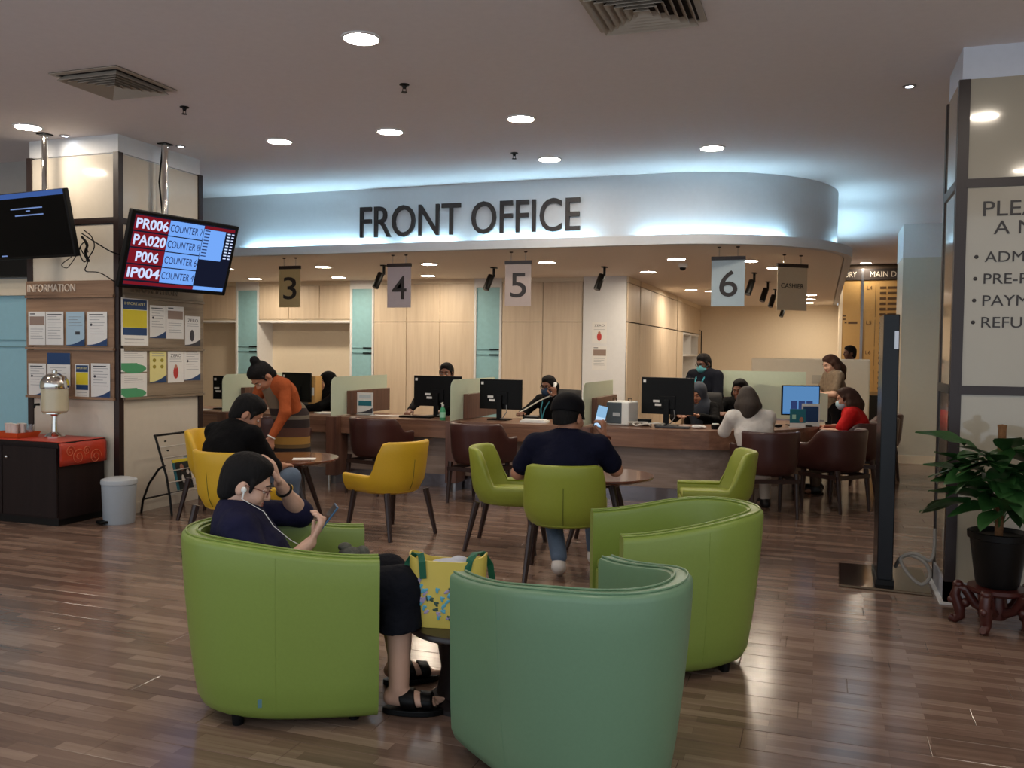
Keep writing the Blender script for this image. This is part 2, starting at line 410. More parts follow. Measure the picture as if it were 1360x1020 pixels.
def glass_strip(label, x0, x1):
    t = thing('frosted_window', label, 'window', ((x0+x1)/2, YC, 0), 0, 'frosted blue glass strips behind the counters'); w = (x1-x0)/2
    MB().box(-w+.03, w-.03, 0.015, 0.027, 0.1, H_S-0.13).build('pane', M_FROST, t)
    fr = MB().box(-w, -w+.035, -0.01, 0.4, 0, H_S-.08).box(w-.035, w, -0.01, 0.4, 0, H_S-.08).box(-w+.035, w-.035, -0.01, 0.05, H_S-.14, H_S-.08).box(-w, w, -0.01, 0.4, H_S-.08, H_S)
    fr.build('frame', M_WHITE, t)
    for z in (1.575, 1.49):
        MB().box(-w+.035, w-.035, 0.005, 0.015, z, z+.012).build('bar', mat('etched_line', (120, 160, 168), 0.4), t)
        MB().box(w-.2, w-.04, -0.002, 0.006, z-.004, z+.016).build('handle', M_BLACK, t)
glass_strip('frosted blue glass strip left of the niche behind counter 3', -9.63, -9.16)
glass_strip('frosted blue glass strip right of the niche behind counter 3', -7.38, -6.94)
glass_strip('frosted blue glass strip between counters 4 and 5', -5.17, -4.71)
XS = -2.72
struct(MB().box(-3.40, XS-.022, 12.975, 12.998, 0, H_S).build('wall_pilaster', M_WHITE))
# receding run of cabinets on the right-hand side
struct(MB().box(XS-.5, XS-.42, YB-.3, Y1, 0, H_S).build('wall_side', M_CREAM))
side = [('first tall side cabinet next to the white pilaster', 13.0, 13.92, []), ('long tall side cabinet between two dark gaps', 13.98, 17.75, [14.9, 15.9, 16.8]), ]
for lab, a, b, cuts in side:
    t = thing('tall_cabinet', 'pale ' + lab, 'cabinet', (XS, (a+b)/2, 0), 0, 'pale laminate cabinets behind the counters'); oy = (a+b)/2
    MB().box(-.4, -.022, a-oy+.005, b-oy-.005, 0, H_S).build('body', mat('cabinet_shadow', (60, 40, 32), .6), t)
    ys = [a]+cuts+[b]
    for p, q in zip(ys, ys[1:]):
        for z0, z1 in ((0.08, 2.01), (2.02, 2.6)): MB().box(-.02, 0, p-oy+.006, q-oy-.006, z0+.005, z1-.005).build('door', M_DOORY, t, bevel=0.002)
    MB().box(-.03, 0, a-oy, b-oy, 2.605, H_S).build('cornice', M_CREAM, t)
a, b = 17.82, 21.5; oy = (a+b)/2
t = thing('shelf_cabinet', 'pale cabinet with open white shelves at the far end of the side run', 'cabinet', (XS, oy, 0))
MB().box(-.4, -.38, a-oy, b-oy, 0, H_S).build('back_panel', M_CREAM, t)
MB().box(-.02, 0, a-oy+.01, 18.6-oy, .1, 2.0).build('door', M_DOORY, t); MB().box(-.02, 0, 21.0-oy, b-oy-.01, .1, 2.0).build('door', M_DOORY, t)
for p, q in ((a, 18.9), (18.9, 20.3), (20.3, 21.5)): MB().box(-.02, 0, p-oy+.006, q-oy-.006, 2.02, 2.6).build('door', M_DOORY, t)
MB().box(-.03, 0, a-oy, b-oy, 2.605, H_S).build('cornice', M_CREAM, t)
for z in (0.9, 1.52, 1.98): MB().box(-.38, 0.01, 18.62-oy, 21-oy, z-.02, z+.02).build('shelf', M_WHITE, t)
for yy in (18.62, 19.8, 20.98): MB().box(-.38, 0.0, yy-oy-.015, yy-oy+.015, 0.9 if yy != 19.8 else 1.52, 2.0).build('upright', M_WHITE, t)
MB().tube([(0, 21.2-oy, 1.55), (.05, 21.2-oy, 1.55), (.05, 21.2-oy, 2.1), (0, 21.2-oy, 2.1)], .012).build('handle', M_BLACKM, t)
struct(MB().box(XS-.5, 0.34, Y1-.1, Y1, 0, H_S).build('wall_far', M_CREAM))
struct(MB().box(0.30, 0.40, 14.8, Y1-0.1, 1.52, H_S).build('wall_far_return', M_CREAM)) if False else None

# ---- lobby beyond on the right: directory wall and column
YD = 19.8
struct(MB().box(0.4, X1, YD+.12, YD+.22, 0, H_C).build('wall_lobby', mat('lobby_wall', (96, 78, 60), .6)))
d = thing('directory_board', 'tall gold building directory board headed MAIN DIRECTORY in the far lobby', 'directory sign', (0.4, YD, 0))
GOLD = mat('gold_panel', (198, 158, 98), 0.35, 0.25)
MB().box(0.0, 0.36, 0.02, .1, .82, 3.12).build('panel', GOLD, d); MB().box(0.40, 1.9, 0.02, .1, .82, 3.12).build('panel', GOLD, d)
MB().box(0.0, 1.9, 0.0, .1, 3.13, 3.36).build('header', mat('header_dark', (50, 42, 38), .4), d)
MB().box(0.355, 0.405, -0.02, .1, .82, 3.36).build('divider', M_STEEL, d)
MB().box(0.0, 1.9, 0.0, .11, .74, .82).build('ledge', mat('bronze_ledge', (150, 122, 84), .35, .4), d)
MB().box(0.0, 1.9, 0.0, .11, 0.0, .74).build('plinth', mat('black_stone', (18, 16, 16), .2), d)
tl = mat('header_letter', (205, 196, 180), .4)
text('lettering', 'MAIN DIRECTORY', tl, d, (.52, -.003, 3.19), (1,0,0), (0,0,1), 1.2, .11, .003); text('lettering', 'ORY', tl, d, (.02, -.003, 3.19), (1,0,0), (0,0,1), .24, .11, .003)
dk = mat('directory_ink', (86, 62, 36), .5)
for zt, lv, n in ((3.02, 'L4', 6), (2.3, 'L5', 5), (1.68, 'L6', 3), (1.27, 'L7', 5)):
    text('lettering', lv, dk, d, (.47, .017, zt-.09), (1,0,0), (0,0,1), .1, .075, .002)
    MB().box(.635, .642, .016, .02, zt-.11*n, zt).build('rule', dk, d)
    ln = MB()
    for k in range(n):
        x = .72
        for wd in (.12, .18, .1)[:2+(k % 2)]: ln.box(x, x+wd, .016, .02, zt-.08-.11*k, zt-.03-.11*k); x += wd+.03
    ln.build('printed_lines', dk, d)
ln = MB()
for z in (2.25, 1.62): ln.box(.12, .3, .016, .02, z-.03, z+.02).box(.05, .09, .016, .02, z-.02, z+.01)
for z in (2.38, 2.31, 1.2): ln.box(.01, .07, .016, .02, z-.01, z+.02)
ln.build('printed_lines', dk, d)
struct(MB().box(0.34, 0.40, YD+.0, Y1, 0, H_C).build('wall_return', M_CREAM))
c = empty('wall_column', (1.35, 14.5, 0)); struct(c)
MB().box(-.26, .75, -.5, .5, .1, 2.98).build('cladding', mat('column_cladding', (206, 202, 186), .35), c)
MB().box(-.265, .755, -.505, .505, 2.98, H_C).build('head_band', M_WHITE, c); MB().box(-.27, .76, -.51, .51, 0, .12).build('base', M_CREAM, c)

# ---- wall left of the pillar, with frosted blue glazing
w = empty('wall_left', (-8.5, 7.05, 0)); struct(w)
MB().box(-3.5, 1.44, .02, .12, 2.07, H_C).build('upper_wall', mat('grey_paint', (168, 164, 160), .8), w)
MB().box(-3.5, 1.44, -.02, .10, 2.07, 2.24).build('lintel', M_CREAM, w)
MB().box(-3.5, 1.44, -.01, .10, 0, 0.55).build('lower_wall', M_CREAM, w)
for a in np.arange(-3.5, 1.4, .62): MB().box(a+.006, min(a+.614, 1.44), .03, .045, .55, 2.07).build('pane', mat('frosted_sky_glass', (158, 206, 222), .3), w)
for z in (1.60, 1.53): MB().box(-3.5, 1.44, .02, .03, z, z+.012).build('bar', mat('etched_line', (120, 160, 168), .4), w)
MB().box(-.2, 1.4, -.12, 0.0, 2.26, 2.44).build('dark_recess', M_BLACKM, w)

struct(MB().box(X1, X1+.1, 2.5, Y1, 0, H_C).build('wall_right', M_CREAM))  # unseen wall, added to keep world light off the right side
struct(MB().box(X0-.1, X0, Y0, Y1, 0, H_C).build('wall_end', M_CREAM))
# ---- left pillar
PLX0, PLX1, PLY0, PLY1 = -7.06, -6.0, 6.4, 7.53
pl = empty('pillar_left', (-6.53, 6.965, 0)); struct(pl)
hx, hy = .53, .565
MB().box(-hx+.03, hx-.03, -hy+.03, hy-.03, 0, H_C).build('core', M_WHITE, pl)
MB().box(-hx+.01, hx-.01, -hy+.01, hy-.01, 3.30, H_C).build('head_band', M_WHITE, pl)
for sx in (-1, 1):
    for sy in (-1, 1): MB().cbox((sx*(hx-.02), sy*(hy-.02), 1.65), (.06, .06, 3.3)).build('corner_post', M_FRAME, pl)
zs = [0.12, 1.06, 2.68, 3.29]
for z0, z1 in ((.0, 1.06), (1.06, 2.13), (2.13, 2.66), (2.72, 3.29)):
    MB().box(-hx+.045, hx-.045, -hy+.005, -hy+.03, z0, z1-.004).build('panel', M_PANEL, pl); MB().box(hx-.03, hx-.005, -hy+.045, hy-.045, z0, z1-.004).build('panel', M_PANEL, pl)
MB().box(-hx+.04, hx-.04, -hy-.004, -hy+.03, 2.665, 2.715).build('rail', M_FRAME, pl); MB().box(hx-.03, hx+.004, -hy+.04, hy-.04, 2.665, 2.715).build('rail', M_FRAME, pl)
MB().box(hx-.01, hx+.002, -hy+.04, hy-.04, 0, .1).build('skirting', M_PANEL, pl)
# notice boards on two faces: header, two shelves, three boards
for face in 'FR':
    for z0, z1 in ((1.09, 1.51), (1.54, 1.99), (2.02, 2.15)):
        if face == 'F': MB().box(-hx-.005, hx-.035, -hy-.025, -hy+.01, z0, z1).build('board', M_BOARD, pl)
        else: MB().box(hx-.01, hx+.025, -hy+.035, hy+.0, z0, z1).build('board', M_BOARDS, pl)
    for z in (1.075, 1.525, 2.005):
        if face == 'F': MB().box(-hx-.008, hx-.03, -hy-.04, -hy+.01, z-.012, z+.012).build('shelf_edge', M_BOARD, pl)
        else: MB().box(hx-.01, hx+.04, -hy+.035, hy+.003, z-.012, z+.012).build('shelf_edge', M_BOARDS, pl)
LT = mat('raised_letter', (222, 206, 190), .45)
letters('letter', 'INFORMATION', LT, pl, (-hx+.02, -hy-.026, 2.05), (1,0,0), (0,0,1), .57, .07, .008)
letters('letter', 'INFORMATION', mat('bronze_letter', (120, 104, 86), .45), pl, (hx+.026, -hy+.12, 2.05), (0,1,0), (0,0,1), .62, .07, .008)

# ---- right pillar
pr = empty('pillar_right', (1.62, 6.43, 0)); struct(pr)
hx, hy = .85, .31
MB().box(-hx+.03, hx-.03, -hy+.03, hy-.03, 0, H_C).build('core', M_WHITE, pr)
MB().box(-hx+.015, hx, -hy+.015, hy, 3.26, H_C).build('head_band', mat('band_white_cool_lit', (214, 218, 228), .6), pr)  # white band; the blue of the cool light is painted in
for sx in (-1, 1):
    for sy in (-1, 1): MB().cbox((sx*(hx-.028), sy*(hy-.028), 1.63), (.064, .064, 3.26)).build('corner_post', M_FRAME, pr)
MB().box(-hx+.12, -hx+.17, -hy-.006, hy, 0, .01).build('shadow_gap', M_FRAME, pr) if False else None
RP = mat('glossy_stone_panel', (172, 163, 146), 0.09, noise=.03, scale=6, coat=0.5)
for z0, z1 in ((.14, 1.32), (1.375, 2.595), (2.65, 3.26)):
    MB().box(-hx+.05, hx-.05, -hy+.004, -hy+.03, z0, z1).build('panel', RP, pr); MB().box(-hx+.004, -hx+.03, -hy+.05, hy-.05, z0, z1).build('panel', RP, pr)
for z in (1.3475, 2.6225):
    MB().box(-hx+.045, hx-.045, -hy-.006, -hy+.03, z-.0275, z+.0275).build('rail', M_FRAME, pr); MB().box(-hx-.006, -hx+.03, -hy+.045, hy-.045, z-.0275, z+.0275).build('rail', M_FRAME, pr)
MB().box(-hx-.004, hx, -hy-.004, hy, 0.012, .14).build('base', mat('base_paint', (168, 172, 184), .5), pr); MB().box(-hx-.03, hx, -hy-.03, hy, 0, .012).build('base_edge', M_WHITE, pr)
def prt(s, px, py0, py1, w=None, k=1.0, bul=None):
    a = on_y(px, py1, 6.114); h = (on_y(px, py0, 6.114)-a)[2]
    vs, _ = text_geo(s, 0.0); asp = (vs[:,0].max()-vs[:,0].min())/(vs[:,1].max()-vs[:,1].min())
    text('lettering', s, M_LETTER, pr, (a[0]-1.62, -hy+.003, a[2]), (1,0,0), (0,0,1), h*asp*k, h, .004, bold=.0)
    if bul: 
        q = on_y(bul, (py0+py1)/2, 6.114); MB().ell((q[0]-1.62, -hy+.002, q[2]), (.012, .004, .012)).build('bullet', M_LETTER, pr)
prt('PLEASE TAKE', 1306, 267, 287, k=1.12); prt('A NUMBER', 1320, 293, 311, k=1.12)
for i, s in enumerate(('ADMISSION', 'PRE-REGISTRATION', 'PAYMENT', 'REFUND')):
    prt(s, 1308-1.5*i, 334+29*i, 348+29*i, k=1.1, bul=1297-1.5*i)
# ================================================================== COUNTER
CT = [(-9.4, 9.03)] + arc(-1.6, 10.63, 1.6, -90, 0, 18) + [(0.0, 12.35)]
ZT = 0.77
ct = thing('worktop', 'long curved walnut reception worktop running under the FRONT OFFICE sign', 'worktop', (-4.0, 9.6, 0))
sh = Matrix.Translation((4.0, -9.6, 0))
ribbon(CT, 0.80, ZT-.04, ZT).xf(sh).build('top', M_COUNT, ct)
ribbon(CT, 0.03, ZT-.19, ZT-.041).xf(sh).build('apron', M_COUNT, ct)
cb = thing('reception_counter', 'grey oak base of the curved reception counter with a steel kick plate', 'counter', (-4.0, 9.6, 0))
q = offset_path(CT, 0.16)
ribbon(q, 0.03, .15, ZT-.041).xf(sh).build('front_panel', M_COUNTF, cb)
ribbon(offset_path(CT, 0.18), 0.02, 0.0, .15).xf(sh).build('kick_plate', mat('kick_steel', (150, 146, 152), .22, .9), cb)
for i, X in enumerate((-6.8, -5.3, -3.8, -2.3)):
    pos = ('behind the bowed man in black', 'between counters 3 and 4, beside the brochure stand', 'between counters 4 and 5, beside the green bottle', 'behind the man in the cap')[i]
    t = thing('counter_divider', 'walnut and frosted glass counter divider ' + pos, 'divider', (X, 8.9, 0), 0, 'counter dividers')
    MB().box(-.065, .065, 0, .126, .10, ZT+.008).build('leg_panel', M_DIV, t, bevel=.004); MB().box(-.062, .062, .127, .28, .10, ZT-.20).build('leg_panel', M_DIV, t)
    MB().lathe([(.022, 0), (.022, .10)], 14, (-.035, .035, 0)).build('foot', M_CHROME, t, smooth=True)
    MB().box(-.03, .03, .07, .27, 0, .10).build('plinth', M_STEEL, t)
    MB().box(-.03, .03, .42, 1.42, ZT+.009, 1.06).build('wood_screen', M_DIV, t, bevel=.003)
    prof = [(.06, ZT+.009), (1.45, ZT+.009), (1.45, 1.23)] + [(x, z) for x, z in arc(.16, 1.13, .10, 90, 180, 8)]
    MB().prism([(a, b) for a, b in prof], -.036, -.030).xf(Matrix(((0,0,1,0),(1,0,0,0),(0,1,0,0),(0,0,0,1)))).build('glass', M_FROSTG, t)
    MB().prism([(a, b) for a, b in prof if True], .030, .036).xf(Matrix(((0,0,1,0),(1,0,0,0),(0,1,0,0),(0,0,0,1)))).build('glass', M_FROSTG, t) if False else None

# ================================================================== CEILING FITTINGS
R_L = .105
FIRST = {}
def downlight(x, y, z, label, group, r=R_L):
    first = FIRST.setdefault(z, [None])
    if first[0] is None:
        t = thing('downlight', label, 'downlight', (x, y, z), 0, group)
        MB().lathe([(r+.018, -.001), (r+.018, -.008), (r+.002, -.012), (r-.002, -.004)], 32).build('trim_ring', M_WHITE, t, smooth=True)
        MB().disc(r-.003, -.006).build('lens', M_LAMP if z > 3 else M_LAMP2, t)
        first[0] = t
    else:
        t = copy_tree(first[0]); t.location = (x, y, z); tag(t, label, 'downlight', group)
    return t
for px, py, lab in ((480, 50, 'nearest round downlight, high above the yellow chairs'), (37, 168, 'round downlight at the far left beside the dark television pole'), (371, 187, 'left round downlight of the row of three over the waiting area'),
                    (518, 174, 'middle round downlight of the row of three over the waiting area'), (692, 157, 'right round downlight of the row of three over the waiting area'),
                    (730, 211, 'left round downlight of the pair just before the fascia'), (946, 196, 'right round downlight of the pair just before the fascia')):
    p = on_z(px, py, H_C); downlight(p[0], p[1], H_C, lab, 'downlights in the main ceiling')
for x, y in ((1.17, 4.36), (-.75, 2.4), (-3.0, 2.3), (-5.3, 2.6), (-7.54, 5.1), (-7.4, 2.4), (1.9, 2.0)):
    downlight(x, y, H_C, 'round downlight above the waiting area nearer than the picture shows', 'downlights in the near ceiling')
p = on_z(1150, 349, H_C); downlight(p[0], p[1], H_C, 'small downlight in front of the gold directory board', 'downlights in the main ceiling')
SL = [(-8.75, 12.3, 'farthest left of the back row, right of the counter screen'), (-7.2, 12.3, 'back row, over the niche behind counter 3'), (-5.66, 12.3, 'back row, in front of the cabinets behind counter 4'),
      (-6.5, 10.7, 'front row, right of the champagne sign'), (-4.88, 10.66, 'front row, right of the mauve sign'), (-3.3, 10.75, 'front row, between the rosy sign and the pilaster'),  # champagne, mauve and rosy are the light on signs of one metal
      (-2.3, 12.3, 'by the corner of the receding cabinets'), (-1.66, 10.7, 'front row, left of the dome camera'), (-2.2, 15.9, 'along the receding cabinets, nearest'), (-1.9, 16.3, 'along the receding cabinets, second'), (-1.95, 17.9, 'along the receding cabinets, farthest'),
      (-.85, 11.12, 'touching the right edge of the silver sign'), (-.59, 12.05, 'left of the cashier sign'), (-.21, 17.6, 'far group right of the cashier sign, nearest'), (-.24, 18.9, 'far group right of the cashier sign, middle'), (-.27, 20.2, 'far group right of the cashier sign, farthest'), (-8.1, 10.7, 'front row, hidden above the left counter')]  # silver is the light on the sign, same metal as the others
for x, y, s in SL: downlight(x, y, H_S, 'soffit downlight, ' + s, 'downlights in the counter soffit')
# small spot lamps, sprinklers
for px, py, s in ((86, 180, 'beside the left television pole'), (240, 194, 'beside the counter screen pole'), (1208, 114, 'near the right pillar')):
    p = on_z(px, py, H_C); t = thing('small_spotlight', 'small cool white ceiling spotlight ' + s, 'spotlight', (p[0], p[1], H_C), 0, 'small ceiling spotlights')
    MB().lathe([(.045, -.001), (.045, -.008), (.03, -.010), (.028, -.003)], 20).build('trim_ring', M_STEEL, t, smooth=True); MB().disc(.027, -.005, 20).build('lens', glow('spot_glow', (.75, .85, 1), 14), t)
for px, py, s in ((537, 112, 'below the nearest downlight'), (245, 142, 'right of the left air vent'), (683, 203, 'left of the downlight before the fascia')):
    p = on_z(px, py, H_C); t = thing('sprinkler', 'small dark fire sprinkler ' + s, 'sprinkler', (p[0], p[1], H_C), 0, 'fire sprinklers')
    MB().lathe([(.036, 0), (.036, -.006), (.018, -.012), (.012, -.03), (.008, -.032)], 16).build('rosette', M_BLACKM, t, smooth=True)
    MB().tube([(-.012, 0, -.03), (-.014, 0, -.055)], .003).tube([(.012, 0, -.03), (.014, 0, -.055)], .003).build('yoke', M_BLACKM, t); MB().lathe([(.0001, -.055), (.022, -.055), (.022, -.059), (.0001, -.059)], 14).build('deflector', M_BLACKM, t)
M_VENT = mat('vent_paint', (176, 164, 150), .5); M_VBACK = mat('vent_dark', (40, 32, 30), .8)
for cx, cy, hs, s in ((-4.86, 5.15, .30, 'left of the nearest downlight'), (-.97, 4.9, .31, 'cut by the top edge of the picture')):
    t = thing('ceiling_vent', 'square ceiling air vent with nested louvres ' + s, 'air vent', (cx, cy, H_C), 0, 'square ceiling air vents')
    MB().box(-hs, hs, -hs, hs, -.004, -.001).build('backing', M_VBACK, t)
    def ring(o, i, zo, zi, th=.006):
        R = []
        for a, z in ((o, zo), (i, zi), (i, zi-th), (o, zo-th)): R.append([(-a, -a, z), (a, -a, z), (a, a, z), (-a, a, z)])
        mb = MB(); 
        for k in range(4): mb.add(R[k]+R[(k+1) % 4], [(j, (j+1) % 4, 4+(j+1) % 4, 4+j) for j in range(4)])
        return mb
    ring(hs, hs-.035, -.001, -.004, .008).build('frame', M_VENT, t)
    n = 6
    for k in range(n):
        o = (hs-.04)*(1-k/n); ring(o, o-.012-.018, -.042, -.008, .003).build('louvre', M_VENT, t)
# access hatch line, dome camera and black spot cameras in the soffit
p = on_z(907, 350, H_S); t = thing('dome_camera', 'white dome security camera beside the number 6 sign', 'camera', (p[0], p[1], H_S))
MB().lathe([(.06, 0), (.062, -.035), (.05, -.05)], 20).build('housing', M_WHITEP, t, smooth=True); MB().ell((0, 0, -.05), (.042, .042, .04), 16, 8).build('dome', M_BLACK, t, smooth=True)
spots = [(510, 352, -30, 'partly behind the number 4 sign'), (656, 355, 25, 'left of the number 5 sign'), (803, 354, 25, 'in front of the white pilaster'), (1002, 362, 25, 'first of the row right of the number 6 sign'), (1020, 374, 25, 'second of the row right of the number 6 sign'), (1030, 384, 25, 'third of the row right of the number 6 sign'), (1043, 402, 25, 'last of the row, below the cashier sign')]
proto = None
for px, py, tilt, s in spots:
    p = on_z(px, py, H_S)
    if proto is None:
        t = proto = thing('track_spot', '', 'spotlight', (p[0], p[1], H_S)); k = 1
        MB().box(-.05, .05, -.03, .03, -.015, 0).build('mount', M_BLACKM, t, bevel=.004); MB().tube([(0, 0, -.01), (0, 0, -.13)], .018, 10).build('stem', M_BLACKM, t, smooth=True)
        a = Vector((.03, -.02, -.11)); b = Vector((.11, -.06, -.31)); MB().tube([a, a.lerp(b, .03), b.lerp(a, .03), b], [.04, .045, .045, .042], 16).build('head', M_BLACKM, t, smooth=True); MB().tube([b-(b-a)*.01, b+(b-a)*.02], [.036, .036], 14).build('lens', M_GREYP, t)
    else: t = copy_tree(proto); t.location = (p[0], p[1], H_S)
    if tilt < 0: t.rotation_euler = (0, 0, math.radians(-100))
    tag(t, 'black ceiling spot lamp ' + s, 'spotlight', 'black spot lamps under the soffit')

# ---- hanging counter signs
def hang_sign(txt, x, y, rz, w, h, col, label, th):
    t = thing('hanging_sign', label, 'sign', (x, y, 2.56), rz, 'hanging counter signs')
    MB().box(-w/2, w/2, -.006, .006, -h, 0).build('panel', mat('sign_light_tint_'+col[0], col[1], .45, .15), t)  # same metal throughout; the light falling on each sign is put into its tint
    MB().box(-w/2-.005, w/2+.005, -.014, .014, -.012, .028).build('clamp_bar', M_FRAME, t)
    for s in (-1, 1):
        MB().tube([(s*w*.28, 0, .028), (s*w*.28, 0, H_S-2.56-.012)], .007, 8).build('rod', M_CHROME, t); MB().lathe([(.02, H_S-2.56), (.02, H_S-2.57), (.008, H_S-2.575)], 12, (s*w*.28, 0, 0)).build('rose', M_FRAME, t)
    if len(txt) == 1: text('number', txt, M_LETTER, t, (-.09, -.0062, -h*.80), (1,0,0), (0,0,1), .19, .28, .003, bold=.004)
    else: text('lettering', txt, M_LETTER, t, (-w*.38, -.0062, -h*.5), (1,0,0), (0,0,1), w*.76, .055, .003)
hang_sign('3', -6.31, 9.6, 0, .30, .49, ('champagne', (196, 172, 126)), 'champagne hanging sign reading 3', 0)  # champagne is the light on it; same metal as the other signs
hang_sign('4', -4.79, 9.6, 0, .31, .50, ('mauve', (182, 168, 172)), 'mauve grey hanging sign reading 4', 0)  # mauve grey is the light on it; same metal as the other signs
hang_sign('5', -3.285, 9.6, 0, .31, .49, ('rose', (190, 172, 164)), 'rosy grey hanging sign reading 5', 0)  # rosy grey is the light on it; same metal as the other signs
hang_sign('6', -.95, 9.65, 0, .345, .50, ('silver', (176, 192, 200)), 'silver blue hanging sign reading 6', 0)  # silver blue is the light on it; same metal as the other signs
hang_sign('CASHIER', -.33, 10.6, math.radians(38), .40, .50, ('bronze', (204, 186, 158)), 'bronze hanging sign reading CASHIER, turned to the right', 0)  # bronze is the light on it; same metal as the other signs

# ================================================================== TELEVISIONS
def tv(c, yaw, tilt, W, Hh, label, kind, pole):
    t = thing('television', label, 'television', c, 0)
    n = Vector((math.cos(yaw)*math.cos(tilt), math.sin(yaw)*math.cos(tilt), -math.sin(tilt))); r = Vector((-math.sin(yaw), math.cos(yaw), 0)); u = n.cross(r)
    if u.z < 0: u = -u
    M = Matrix(((r.x, u.x, n.x, 0), (r.y, u.y, n.y, 0), (r.z, u.z, n.z, 0), (0, 0, 0, 1)))     # local: x right, y up, z out of the screen
    def put(mb, name, m, bev=0): return mb.xf(M).build(name, m, t, bevel=bev)
    put(MB().box(-W/2, W/2, -Hh/2, Hh/2, -.05, 0), 'casing', M_BLACK, .008); put(MB().box(-W*.3, W*.3, -Hh*.34, Hh*.3, -.09, -.05), 'rear_housing', M_BLACK, .01)
    def rect(x0, x1, y0, y1, name, m, z=.001): return put(MB().box(-W/2+W*x0, -W/2+W*x1, Hh/2-Hh*y1, Hh/2-Hh*y0, 0.0005, z), name, m)
    def txt(s, x0, x1, y0, y1, m, bold=0, z=.002):
        o = Vector((-W/2+W*x0, Hh/2-Hh*y1, z)); bm = solid_text(s, bold, o, (1,0,0), (0,1,0), W*(x1-x0), Hh*(y1-y0), .0006); bmesh.ops.transform(bm, matrix=M, verts=bm.verts); me = bpy.data.meshes.new('screen_text'); bm.to_mesh(me); bm.free(); link('screen_text', me, m, t)
    if kind == 'queue':
        SB = glow('screen_blue', (.17, .38, .90), .5); SR = glow('screen_red', (.20, .010, .018), .45); SW = glow('screen_white', (.62, .72, 1.0), .48); SK = glow('screen_black', (.004, .005, .012), 1); SN = glow('screen_navy', (.01, .015, .05), 1)
        rect(.03, .97, .045, .955, 'screen', SK)
        rows = (('PR006', 'COUNTER 7'), ('PA020', 'COUNTER 8'), ('P006', 'COUNTER 6'), ('IP004', 'COUNTER 4'))
        y = .06
        for i, (a, b) in enumerate(rows):
            h = .19; rect(.035, .335, y, y+h, 'ticket_cell', SR, .0014); rect(.338, .655, y+.004, y+h+.01, 'counter_cell', SB, .0014)
            txt(a, .05+(.045 if i == 2 else 0), .328-(.035 if i == 2 else 0), y+.03, y+.165, SW, .025); txt(b, .348, .648, y+.055, y+.15, SN); y += .21
        rect(.035, .66, .905, .945, 'ticker', SR, .0014); rect(.66, .96, .895, .945, 'ticker', SB, .0014)
        rect(.66, .965, .06, .10, 'list_header', SR, .0014); rect(.66, .875, .105, .52, 'list_panel', SB, .0014)
        ln = MB(); l2 = MB()
        for k in range(9):
            yy = .12+.043*k; l2.box(-W/2+W*.67, -W/2+W*.72, Hh/2-Hh*(yy+.014), Hh/2-Hh*yy, .0015, .0018)
            for x0, x1 in ((.895, .925), (.94, .965)): ln.box(-W/2+W*x0, -W/2+W*x1, Hh/2-Hh*(yy+.016), Hh/2-Hh*yy, .0015, .0018)
        put(ln, 'list_lines', SW)['kind'] = 'stuff'; put(l2, 'list_lines', SN)['kind'] = 'stuff'
    else:
        rect(.02, .98, .03, .96, 'screen', mat('off_screen', (4, 4, 5), .4, spec=.08)); SB2 = glow('screen_dimblue', (.05, .11, .34), .45)
        rect(.015, .985, .012, .085, 'status_band', SB2, .0015)
        ln = MB()
        for x0, x1, y0 in ((.34, .72, .235), (.52, .57, .275), (.38, .72, .335), (.03, .06, .93), (.12, .19, .93)): ln.box(-W/2+W*x0, -W/2+W*x1, Hh/2-Hh*(y0+.018), Hh/2-Hh*y0, .0015, .0018)
        put(ln, 'screen_text', glow('screen_text_blue', (.2, .3, .6), .4))['kind'] = 'stuff'
    b = -n*.10
    MB().tube([b, (pole[0]-c[0], pole[1]-c[1], b.z+.05)], .025, 8).build('bracket_arm', M_BLACKM, t)
    MB().tube([(pole[0]-c[0], pole[1]-c[1], -.15), (pole[0]-c[0], pole[1]-c[1], H_C-c[2])], .027, 14).build('pole', M_CHROME, t, smooth=True)
    MB().box(pole[0]-c[0]-.05, pole[0]-c[0]+.05, pole[1]-c[1]-.05, pole[1]-c[1]+.05, H_C-c[2]-.012, H_C-c[2]-.001).build('ceiling_plate', M_BLACKM, t)
    return t
pp = on_z(222, 196, H_C); tv((-5.60, 6.76, 2.40), math.radians(-10), math.radians(16.6), 1.21, .696, 'tilted queue display screen listing ticket numbers and counters', 'queue', (-5.86, 6.84))
tv((-6.70, 6.06, 2.615), math.radians(-97), math.radians(11.6), 1.12, .585, 'dark television screen hanging in front of the left pillar', 'dark', (-6.66, 6.22))
cab = MB()
for pts, r in (([(-6.22, 6.20, 2.55), (-6.05, 6.22, 2.45), (-5.95, 6.3, 2.38), (-5.9, 6.5, 2.36), (-5.82, 6.7, 2.40)], .006), ([(-6.24, 6.20, 2.42), (-6.16, 6.2, 2.30), (-6.2, 6.22, 2.22), (-6.05, 6.24, 2.2), (-5.93, 6.38, 2.1), (-5.9, 6.6, 2.16), (-5.85, 6.74, 2.3)], .005),
               ([(-6.3, 6.16, 2.34), (-6.45, 6.2, 2.28), (-6.42, 6.22, 2.25), (-6.35, 6.2, 2.28), (-6.28, 6.2, 2.36)], .004), ([(-6.20, 6.2, 2.58), (-6.13, 6.22, 2.52), (-6.10, 6.22, 2.43), (-6.14, 6.2, 2.34), (-6.2, 6.2, 2.30), (-6.24, 6.19, 2.40), (-6.19, 6.2, 2.47), (-6.15, 6.2, 2.38)], .005), ([(-6.22, 6.2, 2.52), (-6.16, 6.2, 2.45), (-6.18, 6.2, 2.38), (-6.14, 6.2, 2.30)], .011)):
    cab.tube(spl(pts), r)
